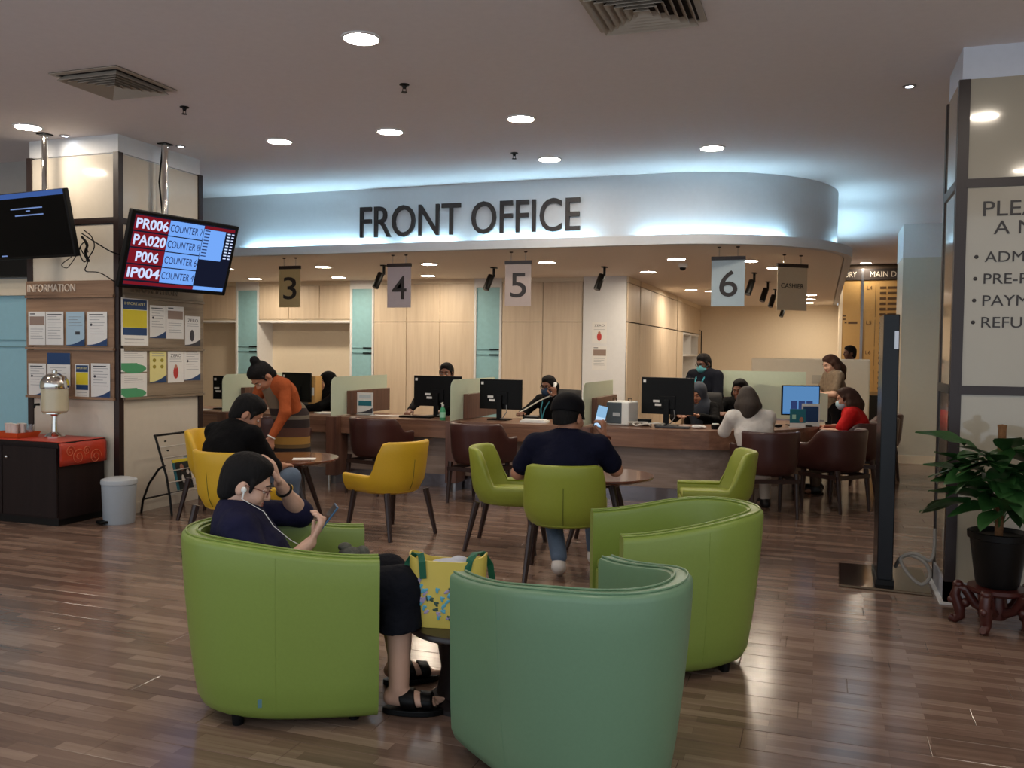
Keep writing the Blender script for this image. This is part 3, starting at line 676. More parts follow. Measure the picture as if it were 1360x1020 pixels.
tag(cab.build('tv_cable', M_BLACKM), 'black cables looping between the two hanging screens', 'cable')
tag(MB().tube([(-5.905, 6.86, 3.45), (-5.92, 6.83, 3.1), (-5.90, 6.85, 2.8), (-5.89, 6.83, 2.5)], .008).tube([(-5.90, 6.90, 3.45), (-5.94, 6.90, 3.05), (-5.92, 6.90, 2.7), (-5.87, 6.86, 2.45)], .006).build('pole_cable', M_BLACKM), 'dark cables running up beside the counter screen pole', 'cable')
# ================================================================== FURNITURE
def u_path(a, Ls, L, n=22, ns=6):
    """U shaped plan, front ends at x = 0, rounded back at x = -L; runs right arm -> back -> left arm"""
    pts = [(-Ls*i/ns, -a) for i in range(ns)]
    for i in range(n+1):
        th = -PI/2-PI*i/n; pts.append((-Ls+(L-Ls)*math.cos(th), a*math.sin(th)))
    return pts + [(-Ls*(ns-1-i)/ns, a) for i in range(ns)]
def u_shell(path, prof, n_cap=0):
    """sweep a profile along the U; prof(i, s, x) gives (outward offset, z) ring; s is 0..1 along the path"""
    L = [0]
    for p, q in zip(path, path[1:]): L.append(L[-1]+math.dist(p, q))
    secs = []
    for i, (x, y) in enumerate(path):
        a = path[max(i-1, 0)]; b = path[min(i+1, len(path)-1)]; tx, ty = b[0]-a[0], b[1]-a[1]; l = math.hypot(tx, ty); nx, ny = ty/l, -tx/l   # outward
        # path runs right arm backwards, so the outside is on the left of travel
        ring = prof(i, L[i]/L[-1], x); secs.append([(x+nx*o*(-1), y+ny*o*(-1), z) for o, z in ring]) if False else secs.append([(x+nx*o, y+ny*o, z) for o, z in ring])
    return secs
def sgn_out(path):
    # returns +1 if the (ty,-tx) normal points outward
    i = 2; a, b = path[1], path[3]; ty, tx = b[1]-a[1], b[0]-a[0]
    return 1 if (-tx) < 0 else -1
def smooth(t): t = max(0, min(1, t)); return t*t*(3-2*t)

# ---- tub chairs
TA, TLs, TL = .375, .36, .80
tub_path = u_path(TA, TLs, TL, 26, 8)
SG = sgn_out(tub_path)
def tub_top(x): return .70+.08*smooth(min(1, -x/TL*1.1))
def tub_prof(i, s, x):
    zt = tub_top(x); T = .085; z0 = .035; o = []
    tp = .06*smooth(-x/TL*1.3)          # the back leans inwards to the foot
    def off(z): return -tp*(1-((z-z0)/(zt-z0)))**1.6 - .012*(1-(z-z0)/(zt-z0))
    z0 = .022; o += [(off(z0)-.085, z0), (off(z0)-.05, z0+.008), (off(z0+.03)-.018, z0+.03), (off(z0+.07)-.003, z0+.07)]
    for k in range(1, 7): z = z0+.07+(zt-.03-z0-.07)*k/6; o.append((off(z), z))
    o += [(-.004, zt-.012), (-.014, zt-.003), (-.03, zt), (-T+.022, zt-.001), (-T+.006, zt-.008), (-T, zt-.03), (-T+.004, .42), (-T+.004, z0+.05)]
    return [(a*SG, z) for a, z in o]
def tub_chair(loc, ang, label, M_GREEN=None):
    M_GREEN = M_GREEN or MATS['green_leather']
    t = thing('tub_chair', label, 'armchair', (loc[0], loc[1], 0), math.radians(ang), 'green leather tub chairs')
    MB().sweep(u_shell(tub_path, tub_prof)).build('shell', M_GREEN, t, smooth=True, angle=50)
    for d, zz in ((-.020, .0015), (-.066, .0015)):
        ring = []
        for (x, y), sec in zip(tub_path, u_shell(tub_path, lambda i, s, x: [(d*SG, tub_top(x)+zz)])): ring.append(sec[0])
        MB().tube(ring, .0045, 6).build('piping', M_GREEN, t, smooth=True)
    full = u_shell(tub_path, tub_prof)
    for i in (9, len(tub_path)-10):
        pts = [full[i][k] for k in range(3, 10)]; MB().tube(pts, .0012, 5).build('seam', M_GREEN, t, smooth=True)
    inner = [(p[0], p[1]) for p in [s[0] for s in u_shell(tub_path, lambda i, s, x: [(-.088*SG, 0)])]]
    inner = [(min(x, -.012), y) for x, y in inner]
    MB().prism(inner, .09, .40).build('seat_base', M_GREEN, t, bevel=.012)
    cs = [(x*.985-.004, y*.97) for x, y in inner]
    MB().prism(cs, .40, .455).build('seat_cushion', M_GREEN, t, bevel=.02, seg=3, smooth=True)
    # end caps of the arms get a soft flat panel, feet under the corners
    for y in (-.25, .25): MB().lathe([(.022, 0), (.026, .04), (.026, .1)], 12, (-.09, y, 0)).build('foot', M_BLACK, t, smooth=True)
    for y in (-.20, .20): MB().lathe([(.022, 0), (.026, .04), (.026, .1)], 12, (-.56, y, 0)).build('foot', M_BLACK, t, smooth=True)
    return t
tubL = tub_chair((-1.885, 3.515), 34, 'green leather tub chair with the person in navy sitting in it')
tubF = tub_chair((-1.06, 3.37), 135, 'green leather tub chair nearest the viewer, its back turned', MATS['green_leather_cool_lit'])
tubT = tub_chair((-1.0, 4.33), 206, 'empty green leather tub chair on the right, facing left')
MB().box(-.008, .008, -.0025, .0, -.016, .016).xf(Matrix.Translation((-.47, -TA+.011, .14))).build('label_tag', mat('tag_blue', (84, 124, 132), .4), tubL)

# ---- dining armchairs
def arm_chair(name, m, label, cat_group, loc, ang, zback, zarm, flare, a=.285, L=.56, swoop=(.40, .72), legz=.36, rail=False):
    t = thing(name, label, 'chair', (loc[0], loc[1], 0), math.radians(ang), cat_group)
    path = u_path(a, .30, L, 20, 7); sg = sgn_out(path); x0 = .28
    def top(x): return zarm+(zback-zarm)*smooth((-x/L-swoop[0])/(swoop[1]-swoop[0]))
    def prof(i, s, x):
        zt = top(x); T = .05; z0 = legz; o = []
        def off(z): return flare*((z-.45)/(.4)) - .03*max(0, (.45-z)/.1) - (.02 if -x > L*.6 else 0)*max(0, (.5-z)/.15)
        o += [(off(z0)-T, z0), (off(z0)-.02, z0), (off(z0+.02), z0+.025)]
        for k in range(1, 6): z = z0+.03+(zt-.02-z0-.03)*k/5; o.append((off(z), z))
        o += [(off(zt)-.008, zt-.006), (off(zt)-.02, zt), (off(zt)-T+.015, zt-.001), (off(zt)-T, zt-.015), (off(.6)-T, min(.6, zt-.03)), (off(.44)-T, .44)]
        return [(q*sg, z) for q, z in o]
    M = Matrix.Translation((x0, 0, 0))
    MB().sweep(u_shell(path, prof)).xf(M).build('shell', m, t, smooth=True, angle=55)
    inner = [(min(p[0], -.005)+x0, p[1]*.985) for p in [s[0] for s in u_shell(path, lambda i, s, x: [(-.046*sg, 0)])]]
    MB().prism(inner, legz+.012, .41).build('seat_base', m, t, bevel=.01)
    MB().prism([(x*.98, y*.985) for x, y in inner], .41, .465).build('seat', m, t, bevel=.022, seg=3, smooth=True)
    if flare > .03: MB().tube([(x0-L-(flare*((z-.45)/.4)-.03*max(0, (.45-z)/.1)-.02*max(0, (.5-z)/.15))-.0005, 0, z) for z in np.linspace(legz+.03, zback-.15, 9)], .0022, 5).build('back_seam', mat('seam_dark', (74, 84, 24), .6), t)
    if rail:
        for s in (-1, 1): MB().box(-.22, .25, s*.235-.015, s*.235+.015, .33, .37).build('seat_rail', M_LEG, t)
        MB().box(-.24, -.21, -.235, .235, .33, .37).build('seat_rail', M_LEG, t); MB().box(.22, .25, -.235, .235, .33, .37).build('seat_rail', M_LEG, t)
    sp = 1.0 if rail else 1.18
    for sx, sy in ((1, 1), (1, -1), (-1, 1), (-1, -1)):
        top_ = (sx*.205, sy*.215, legz+.02); bot = (sx*.205*sp+(-.05 if sx < 0 else .02), sy*.215*sp, 0)
        MB().tube([bot, (bot[0]*.5+top_[0]*.5, bot[1]*.5+top_[1]*.5, (legz+.02)/2), top_], [.017, .022, .027], 8).build('leg', M_LEG, t, smooth=True)
    return t
YG, GG, BG = 'yellow leather armchairs', 'lime green leather armchairs', 'dark brown armchairs at the counter'
CH = dict(zback=.80, zarm=.515, flare=.045, swoop=(.60, .84))
arm_chair('leather_armchair', M_YELLOW, 'empty yellow armchair right of the round table, seen from behind', YG, (-3.42, 6.72), 158, **CH)
arm_chair('leather_armchair', M_YELLOW, 'yellow armchair under the bowed man in black', YG, cam2w(-2.05, 6.62), 80, **CH)
arm_chair('leather_armchair', M_YELLOW, 'yellow armchair in front of the magazine rack, mostly hidden', YG, cam2w(-2.66, 8.1), 12, **CH)
arm_chair('leather_armchair', M_GREEN2, 'empty lime green armchair left of the man in the cap', GG, cam2w(-.02, 7.0), 8, **CH)
G2 = cam2w(.38, 6.12)
arm_chair('leather_armchair', M_GREEN2, 'lime green armchair under the man in the cap', GG, G2, 103, **CH)
arm_chair('leather_armchair', M_GREEN2, 'empty lime green armchair behind the right tub chair, facing left', GG, cam2w(1.62, 6.95), 193, **CH)
BC = dict(zback=.82, zarm=.67, flare=.03, legz=.40, rail=True, swoop=(.25, .62), a=.275)
arm_chair('counter_chair', M_BROWN, 'brown armchair at counter 4 behind the empty yellow chair', BG, (-4.55, 8.62), 78, **BC)
arm_chair('counter_chair', M_BROWN, 'brown armchair at counter 5 beside the lime green armchair', BG, (-3.30, 8.48), 78, **BC)
arm_chair('counter_chair', M_BROWN, 'brown armchair mostly hidden behind the woman in orange', BG, (-5.66, 8.35), 95, **BC)
arm_chair('counter_chair', M_BROWN, 'brown armchair under the woman in the white blouse', BG, (-.47, 8.92), 112, **BC)
arm_chair('counter_chair', M_BROWN, 'empty brown armchair in the middle of the row at the curved counter end', BG, (.16, 9.50), 140, **BC)
arm_chair('counter_chair', M_BROWN, 'brown armchair under the woman in red', BG, (.36, 10.55), 176, **BC)
arm_chair('counter_chair', M_BROWN, 'brown armchair just beyond the woman in red', BG, (.60, 11.45), 176, **BC)
arm_chair('counter_chair', M_BROWN, 'farthest brown armchair in the row beyond the woman in red', BG, (.70, 12.2), 178, **BC)

# ---- round tables
def round_table(label, x, y, z, r, rz):
    t = thing('round_table', label, 'table', (x, y, 0), rz, 'round walnut tables')
    MB().lathe([(.0001, z-.035), (r-.05, z-.035), (r-.012, z-.025), (r, z-.012), (r, z-.004), (r-.004, z), (.0001, z)], 48).build('table_top', M_TABLE, t, smooth=True)
    MB().lathe([(.0001, z-.09), (.15, z-.09), (.18, z-.036), (.0001, z-.036)], 24).build('hub', M_LEG, t, smooth=True)
    for k in range(4):
        a = PI/4+k*PI/2; c, s = math.cos(a), math.sin(a)
        MB().tube([(c*.33, s*.33, 0), (c*.13, s*.13, z-.05)], [.016, .03], 10).build('leg', M_LEG, t, smooth=True)
T1 = cam2w(-1.98, 7.9); T2 = cam2w(.72, 7.05)
round_table('round walnut table the woman in orange leans over', T1[0], T1[1], .58, .43, .3)
round_table('round walnut table right of the man in the cap', T2[0], T2[1], .58, .42, .1)
# papers lying on the first table
tag(MB().box(-.1, .1, -.07, .07, 0, .002).xf(Matrix.Translation((T1[0]+.18, T1[1]-.05, .5802)) @ Matrix.Rotation(.5, 4, 'Z')).build('form_sheet', M_PAPER), 'sheet of paper on the round table by the orange sleeve', 'paper')
# ---- low dark table among the tub chairs, with the tote bag
LT0 = (-1.43, 3.60)
t = thing('side_table', 'low dark pedestal table holding the yellow tote bag', 'table', (*LT0, 0))
MB().lathe([(.0001, .335), (.27, .335), (.285, .345), (.285, .36), (.28, .366), (.0001, .366)], 40).build('table_top', mat('dark_table', (34, 24, 22), .3), t, smooth=True)
MB().lathe([(.19, 0), (.19, .02), (.15, .05), (.13, .16), (.15, .28), (.2, .334)], 28).build('pedestal', mat('dark_pedestal', (26, 19, 19), .4), t, smooth=True)
BG0 = (-1.50, 3.50, .367); t = thing('tote_bag', 'yellow flower print tote bag with green handles on the low table', 'bag', BG0, math.radians(12)); t.scale = (.9, .9, .9)
M_BAG = mat('bag_yellow', (224, 200, 96), .45, noise=.05, scale=12)
def bag_ring(z, k):
    w, dpt = .165+.02*k, .075+.02*k; pts = []
    for i in range(40):
        th = 2*PI*i/40; cx, sy_ = math.cos(th), math.sin(th); p = 4.0
        x = w*math.copysign(abs(cx)**(2/p), cx); y = dpt*math.copysign(abs(sy_)**(2/p), sy_)
        pts.append((x, y+.006*math.sin(6*th+z*20)*k, z+(.018*math.cos(2*th)-.01*math.sin(th) if k > .9 else 0)))
    return pts
mb = MB(); rings = [bag_ring(z, k) for z, k in ((.0, 0), (.02, .1), (.1, .4), (.2, .7), (.27, .9), (.33, 1.0))]
mb.sweep(rings); mb.f = mb.f[:-1]
inner_ = [[(x*.965, y*.93, z) for x, y, z in r] for r in rings[::-1]]; o = len(mb.v); mb.v += [p for r in inner_[:3] for p in r]
for i in range(2):
    for k in range(40): mb.f.append((o+i*40+k, o+i*40+(k+1) % 40, o+(i+1)*40+(k+1) % 40, o+(i+1)*40+k))
for k in range(40): mb.f.append((5*40+k, 5*40+(k+1) % 40, o+(k+1) % 40, o+k))
mb.build('bag_body', M_BAG, t, smooth=True, angle=60)
MB().ell((0.02, 0, .27), (.13, .06, .05), 16, 8).ell((.05, .01, .30), (.05, .04, .03), 12, 8).build('contents', mat('grey_cloth', (188, 192, 204), .8, noise=.15, scale=30), t, smooth=True)
M_HAND = mat('bag_handle_green', (18, 92, 66), .6)
def strap(pts, w=.016, th=.003):
    secs = []; P = [Vector(p) for p in pts]
    for i, p in enumerate(P):
        tt = (P[min(i+1, len(P)-1)]-P[max(i-1, 0)]).normalized(); side = Vector((1, .2, 0)); side = (side-tt*side.dot(tt)).normalized(); nn = tt.cross(side)
        secs.append([(p+side*w+nn*th)[:], (p-side*w+nn*th)[:], (p-side*w-nn*th)[:], (p+side*w-nn*th)[:]])
    return MB().sweep(secs)
strap([(-.10, -.098, .24), (-.105, -.104, .32), (-.115, -.09, .355), (-.15, -.06, .35), (-.185, -.05, .30), (-.20, -.05, .22), (-.195, -.06, .15)]).build('handle', M_HAND, t)
strap([(.11, -.095, .28), (.12, -.09, .335), (.135, -.03, .355), (.16, .03, .345), (.195, .06, .28), (.205, .07, .2)]).build('handle', M_HAND, t)
FLW = [mat('petal_lilac', (176, 160, 196), .6), mat('petal_blue', (96, 176, 204), .6), mat('leaf_ink', (54, 84, 72), .6)]
rnd = random.Random(5); pts = [[], [], []]
for k in range(64):
    u = rnd.uniform(-.13, .13); v = .05+rnd.random()*.19; 
    if abs(v-(.10+.6*abs(u))) > .075: continue
    pts[rnd.choice((0, 0, 1, 1, 2))].append((u, v))
for q, m in zip(pts, FLW):
    mb = MB()
    for u, v in q:
        kz = v/.33; yy = -(.075+.02*kz)*(1-abs(u/.2)**4)**.25-.0035
        a = rnd.random()*3; mb.ell((u, yy, v), (.015, .003, .007), 8, 4, Matrix.Rotation(a, 3, 'Y')).ell((u+.006, yy, v+.006), (.009, .003, .006), 8, 4)
    if q: mb.build('flower_print', m, t)['kind'] = 'stuff'
text('lettering', 'FLORA', mat('bag_ink', (150, 128, 60), .6), t, (-.03, -.0815, .035), (1,0,0), (0,0,1), .07, .016, .0008) if False else None
tag(MB().ell((0, 0, .03), (.05, .04, .035), 12, 8).ell((.05, .01, .025), (.03, .03, .03), 10, 6).ell((-.04, .02, .028), (.03, .03, .026), 10, 6).xf(Matrix.Translation((-2.0, 3.48, .456))).build('fuzzy_bundle', mat('grey_fuzz', (92, 92, 84), 1, noise=.5, scale=80, bump=.8), smooth=True), 'grey fuzzy bundle on the seat beside the person in navy', 'bundle') if False else None

# ---- left refreshment cabinet
t = thing('sideboard', 'dark brown sideboard cabinet standing before the left pillar', 'cabinet', (-6.75, 6.10, 0))
MB().box(-.62, .62, -.255, .255, .06, .70).build('body', M_ESP, t); MB().box(-.60, .60, -.24, .255, 0, .06).build('plinth', M_BLACKM, t)
for a, b in ((-.615, -.005), (.005, .615)):
    dr = MB().box(a, b, -.272, -.256, .075, .675).build('door', M_ESP, t, bevel=.002); MB().ell(((b-.05 if a < -.3 else a+.06), -.285, .58), (.014, .014, .014)).build('knob', M_CHROME, dr)
MB().box(-.635, .635, -.28, .258, .70, .722).build('top', M_ESP, t)
M_CLOTH = mat('red_satin', (178, 52, 30), .4, noise=.25, scale=9)
c = thing('table_runner', 'red satin cloth with swirl pattern draped over the dark sideboard', 'cloth', (-6.75, 6.10, 0))
rows = []
for i in range(15):
    r = []
    for k in range(25):
        y = -.268+.52*i/14; s = -.5+1.35*k/24      # distance along: over the top then down the right end
        if s <= .645: p = (s, y, .7245)
        else: p = (.648+.004*math.sin(i*1.1), y, .7245-(s-.645))
        r.append(p)
    rows.append(r)
mb = MB().grid(rows); co = mb.build('cloth', M_CLOTH, c, smooth=True); so = co.modifiers.new('thick', 'SOLIDIFY'); so.thickness = .002; so.offset = 1
sw = MB(); 
for cy, cz, rr in ((-.07, .585, .075), (.12, .57, .07), (-.16, .64, .05), (.02, .63, .04)):
    sp_ = [(.6545, cy+rr*(1-k/40)*math.cos(k*.33), cz+rr*(1-k/40)*math.sin(k*.33)) for k in range(34)]; sp_ = [(x, max(-.25, min(.24, y)), max(.528, min(.715, z))) for x, y, z in sp_]; sw.tube(sp_, .0028, 5)
sw.build('swirl_pattern', mat('gold_thread', (206, 110, 76), .45), c)
# water dispenser
t = thing('drink_dispenser', 'silver topped drink dispenser on a chrome pedestal on the sideboard', 'dispenser', (-6.50, 6.16, .727))
MB().lathe([(.0001, 0), (.085, 0), (.085, .012), (.06, .035), (.028, .05), (.024, .19), (.05, .21), (.10, .215), (.10, .225), (.0001, .225)], 32).build('pedestal', M_CHROME, t, smooth=True)
MB().lathe([(.0001, .226), (.10, .226), (.112, .24), (.112, .455), (.0001, .455)], 32).build('tank', mat('milky_tank', (206, 198, 168), .2, coat=.4), t, smooth=True)
MB().lathe([(.118, .44), (.122, .46), (.118, .50), (.095, .545), (.05, .572), (.022, .58), (.022, .60), (.012, .61), (.0001, .612)], 32).build('lid', M_CHROME, t, smooth=True)
MB().tube([(-.06, -.11, .30), (-.07, -.15, .30), (-.07, -.16, .27)], .012, 10).build('tap', M_BLACK, t, smooth=True)
# tray with paper cups
t = thing('serving_tray', 'orange serving tray left of the drink dispenser', 'tray', (-6.86, 6.06, .727)); w_, d_ = .17, .13
MB().sweep([[(-w_+.02*a, -d_+.02*a, z), (w_-.02*a, -d_+.02*a, z), (w_-.02*a, d_-.02*a, z), (-w_+.02*a, d_-.02*a, z)] for a, z in ((1, 0), (0, .045), (.15, .045), (1, .008))]).build('tray', mat('tray_orange', (206, 92, 48), .35), t)
cupg = None
for k, (x, y) in enumerate(((-.10, .02), (-.02, -.02), (.0, .06), (.06, .03), (.04, -.04))):
    lb = ('leftmost', 'front middle', 'rear middle', 'rear right', 'front right')[k]
    o = tag(MB().lathe([(.024, 0), (.032, .105), (.0335, .107), (.031, .105), (.023, .004), (.0001, .004)], 18).build('paper_cup', mat('cup_white', (232, 226, 218), .5), smooth=True), lb + ' white paper cup on the orange tray', 'cup', 'white paper cups'); o.location = (-6.86+x, 6.06+y, .727+.009)
o = tag(MB().lathe([(.03, 0), (.04, .05), (.042, .10), (.0405, .10), (.038, .05), (.028, .004), (.0001, .004)], 18).build('glass_bowl', mat('clear_glass', (240, 240, 240), .03, trans=.95), smooth=True), 'clear glass beside the paper cups', 'glass'); o.location = (-6.735, 6.10, .736)
# pedal bin
p = on_z(146, 698, 0)
t = thing('pedal_bin', 'grey round pedal bin beside the dark sideboard', 'bin', (p[0]-.03, p[1]+.14, 0), math.radians(-110))
MB().lathe([(.125, 0), (.13, .01), (.145, .34), (.14, .345), (.0001, .345)], 32).build('bucket', mat('bin_grey', (168, 176, 184), .35), t, smooth=True)
MB().lathe([(.15, .345), (.153, .36), (.148, .385), (.10, .40), (.0001, .403)], 32).build('lid', mat('bin_lid', (184, 190, 196), .35), t, smooth=True)
MB().box(.11, .19, -.045, .045, .012, .035).build('pedal', M_BLACK, t, bevel=.006)
# magazine rack: stands before the pillar's right face
rk = thing('magazine_rack', 'black metal magazine rack leaning beside the pillar', 'rack', (-5.74, 6.92, 0), 0)
TU = lambda pts, r=.011: MB().tube(pts, r, 10)
for y in (-.29, .29):
    TU([(.13, y, 0), (.11, y, .16), (.07, y, .36), (-.02, y, .62), (-.06, y, .73)]).build('front_post', M_BLACKM, rk, smooth=True)
    TU([(-.22, y, 0), (-.20, y, .12), (-.13, y, .28), (-.02, y, .42), (.05, y, .46)]).build('rear_leg', M_BLACKM, rk, smooth=True)
TU([(-.06, -.30, .73), (-.06, .30, .73)]).build('top_rail', M_BLACKM, rk, smooth=True); TU([(-.20, -.29, .13), (-.20, .29, .13)], .009).build('rear_rail', M_BLACKM, rk, smooth=True)
for k, (x, z) in enumerate(((-.03, .62), (0.0, .52), (.045, .40), (.11, .20), (.075, .30))): TU([(x+.012, -.29, z), (x+.012, .29, z)], .006).build('wire', mat('pale_wire', (206, 200, 192), .3, .3), rk, smooth=True)
for y in (-.18, .2):
    for x, z in ((-.05, .67), (-.02, .585)): MB().ell((x+.012, y, z), (.01, .014, .008)).build('clip', M_BLACKM, rk)
for k, (y, nm, lb) in enumerate(((-.05, 'dark cover', 'magazine with a dark portrait cover on the rack'), (.13, 'pale', 'pale magazine behind the dark one on the rack'))):
    Mx = Matrix.Translation((-5.74+.085-.018*k, 6.92+y, .21+.02*k)) @ Matrix.Rotation(math.radians(-14), 4, 'Y')
    m = thing('magazine', lb, 'magazine', (0, 0, 0)); m.matrix_world = Mx
    MB().box(0, .008, -.11, .11, 0, .29).build('cover', mat('mag_dark', (52, 56, 58), .25) if k == 0 else M_PAPER, m); MB().box(.008, .0088, -.11, .11, .262, .29).build('masthead', M_YELP if k == 0 else M_SKYP, m)
    MB().box(.0, .0086, -.112, -.085, 0, .262).build('spine_strip', M_TEALP, m)
    if k == 0:
        MB().ell((.0085, .0, .21), (.001, .026, .034)).build('portrait_face', mat('print_skin', (176, 120, 96), .4), m); MB().ell((.0083, .02, .10), (.001, .065, .085)).build('portrait_jacket', mat('print_jacket', (30, 28, 30), .4), m); MB().ell((.009, -.01, .10), (.001, .02, .04)).ell((.009, .07, .16), (.001, .02, .025)).build('portrait_white', M_PAPER, m)

# ---- notices pinned on the pillar boards
def poster(face, px0, py0, px1, py1, style, label):
    if face == 'F': a = on_y(px0, py1, 6.365); b = on_y(px1, py0, 6.365); w_, h_ = b[0]-a[0], b[2]-a[2]; rz = 0
    elif face == 'R': a = on_x(px0, (py0+py1)/2, -5.972); b = on_x(px1, (py0+py1)/2, -5.972); w_ = b[1]-a[1]; zlo = on_x((px0+px1)/2, py1, -5.972)[2]; zhi = on_x((px0+px1)/2, py0, -5.972)[2]; a[2] = zlo; h_ = zhi-zlo; rz = PI/2
    else: a = on_y(px0, py1, 12.972); b = on_y(px1, py0, 12.972); w_, h_ = b[0]-a[0], b[2]-a[2]; rz = 0
    t = thing('poster', label, 'poster', tuple(a), rz, 'printed notices')
    base = {'cream': M_CREAMP, 'sky': M_SKYP}.get(style, M_PAPER)
    MB().box(0, w_, 0, .002, 0, h_).build('sheet', base, t)
    def R(x0, x1, z0, z1, m, nm='print'): MB().box(x0*w_, x1*w_, -.0008, .0, z0*h_, z1*h_).build(nm, m, t)
    def lines(z0, z1, n, x0=.12, x1=.88, m=M_INK):
        mb = MB(); 
        for k in range(n): z = z0+(z1-z0)*k/max(1, n-1); mb.box(x0*w_, (x1-(.25 if k % 3 == 2 else .05*(k % 2)))*w_, -.0006, 0, (z-.006)*h_, (z+.006)*h_)
        mb.build('printed_lines', mat('print_grey', (138, 138, 146), .6) if m is M_INK else m, t)
    def wave(m, z=.0, amp=.2):
        n = 12; MB().prism([(0, 0), (w_, 0)]+[(w_*(1-k/n), h_*(z+amp*(1-k/n)**2+.02)) for k in range(n+1)], 0, .0008).xf(Matrix(((1,0,0,0),(0,0,-1,0),(0,1,0,0),(0,0,0,1)))).build('print', m, t)
    if style == 'wave': wave(M_NAVYP); lines(.35, .85, 7); R(.1, .8, .90, .93, M_INK); MB().ell((.2*w_, -.0004, .62*h_), (.06*w_, .0008, .04*h_)).build('print', M_INK, t)
    elif style == 'sky': wave(M_NAVYP); lines(.6, .85, 4); R(.5, .75, .33, .42, M_INK)
    elif style == 'hands': R(.08, .95, .60, .86, mat('print_photo', (150, 128, 116), .6)); lines(.2, .48, 5); R(.1, .4, .92, .95, M_INK)
    elif style == 'zero': text('print', 'ZERO', M_INK, t, (.16*w_, -.0002, .80*h_), (1,0,0), (0,0,1), .68*w_, .10*h_, .0006); lines(.66, .74, 2); MB().ell((.5*w_, -.0004, .32*h_), (.16*w_, .0008, .2*h_)).build('print', M_REDP, t); MB().ell((.5*w_, -.0006, .5*h_), (.09*w_, .0008, .07*h_)).build('print', mat('print_skin', (176, 120, 96), .6), t)
    elif style == 'zerod': text('print', 'ZERO', M_INK, t, (.16*w_, -.0002, .80*h_), (1,0,0), (0,0,1), .68*w_, .10*h_, .0006); lines(.66, .74, 2); wave(M_INK); MB().ell((.45*w_, -.0004, .34*h_), (.14*w_, .0008, .2*h_)).build('print', M_INK, t)
    elif style == 'big': R(.06, .94, .76, .97, M_NAVYP); text('print', 'IMPORTANT', M_CREAMP, t, (.12*w_, -.001, .85*h_), (1,0,0), (0,0,1), .76*w_, .06*h_, .0004); R(.06, .94, .38, .75, M_YELP); lines(.42, .70, 5, m=mat('print_olive', (150, 136, 30), .6)); R(.06, .94, .22, .375, M_NAVYP); lines(.06, .14, 2)
    elif style == 'green': R(.0, .62, .10, .38, M_GRNP); MB().ell((.5*w_, -.0004, .14*h_), (.48*w_, .0008, .2*h_)).build('print', M_GRNP, t); lines(.62, .88, 4)
    elif style == 'cream':
        wave(M_NAVYP, 0, .22); lines(.84, .92, 2)
        mb = MB(); [mb.ell((x*w_, -.0004, z*h_), (.1*w_, .0008, .06*h_)) for x in (.27, .73) for z in (.7, .5)]; mb.build('print', mat('print_olive', (150, 136, 30), .6), t)
    elif style == 'blue': R(.0, 1, .65, 1, M_NAVYP); text('print', 'NOTICE', M_SKYP, t, (.2*w_, -.001, .76*h_), (1,0,0), (0,0,1), .6*w_, .09*h_, .0004) if False else None; lines(.3, .55, 4)
    elif style == 'plain': lines(.2, .85, 9); R(.1, .9, .9, .93, M_INK)
    return t
FP = [(38, 414, 60, 458, 'hands', 'notice with a photo of hands, leftmost in the top row of the front board'), (61, 414, 84, 458, 'plain', 'plain text notice second in the top row of the front board'), (88, 414, 112, 459, 'sky', 'pale blue notice third in the top row of the front board'), (116, 414, 142, 459, 'wave', 'notice with navy corner at the right end of the front board top row'),
      (38, 483, 61, 526, 'wave', 'notice with navy corner leftmost in the lower row of the front board'), (63, 469, 93, 512, 'blue', 'navy headed notice behind the drink dispenser'), (100, 484, 118, 527, 'big', 'yellow and navy notice right of the drink dispenser'), (121, 483, 146, 528, 'wave', 'notice with small figures at the right end of the front board lower row')]
RPz = [(161, 396, 197, 459, 'big', 'large yellow and navy notice at the top of the side board'), (199, 406, 220, 449, 'wave', 'navy cornered notice second in the side board top row'), (221, 407, 244, 450, 'hands', 'notice with a photo of hands on the side board'), (246, 420, 266, 459, 'zerod', 'ZERO notice with a dark figure at the far edge of the side board'),
       (161, 463, 195, 494, 'green', 'landscape green and white notice, upper of two on the side board'), (161, 496, 195, 527, 'green', 'landscape green and white notice, lower of two on the side board'), (199, 466, 221, 508, 'cream', 'pale yellow notice with round symbols on the side board'), (223, 466, 244, 508, 'zero', 'ZERO notice with a red figure on the side board'), (245, 464, 266, 505, 'wave', 'navy cornered notice at the far end of the side board lower row')]
for a in FP: poster('F', *a)
for a in RPz: poster('R', *a)
poster('B', 786, 428, 806, 456, 'zero', 'ZERO notice with a red figure on the white pilaster behind counter 5'); poster('B', 786, 460, 806, 491, 'hands', 'notice with a photo strip on the white pilaster, lower of two')

# ---- totem at the right pillar
t = thing('display_totem', 'slim black display totem seen edge on, beside the right pillar', 'totem', (.44, 6.60, 0))
MB().box(-.05, .05, -.20, .24, .04, 1.83).build('column', mat('totem_black', (9, 12, 18), .25, spec=.3), t, bevel=.006)
MB().sweep([[(-.29, -.30, z), (.28, -.34, z), (.29, .36, z), (-.28, .36, z)] for z in (0, .018)]).build('base_plate', mat('totem_base', (120, 102, 82), .14, 1.0), t, bevel=.004)  # polished plate; golden brown of the floor's reflection is put into its colour
MB().box(-.058, .058, -.22, .26, .018, .05).build('foot_collar', M_BLACKM, t); MB().box(.02, .045, -.2035, -.20, 1.60, 1.72).build('label_plate', M_STEEL, t)
ring = [(.62+.10*math.cos(a), 6.38+.09*math.sin(a), .02+.02*k/30+.16*max(0, math.sin(a*.5))) for k, a in enumerate(np.linspace(0, 2*PI*2, 40))]
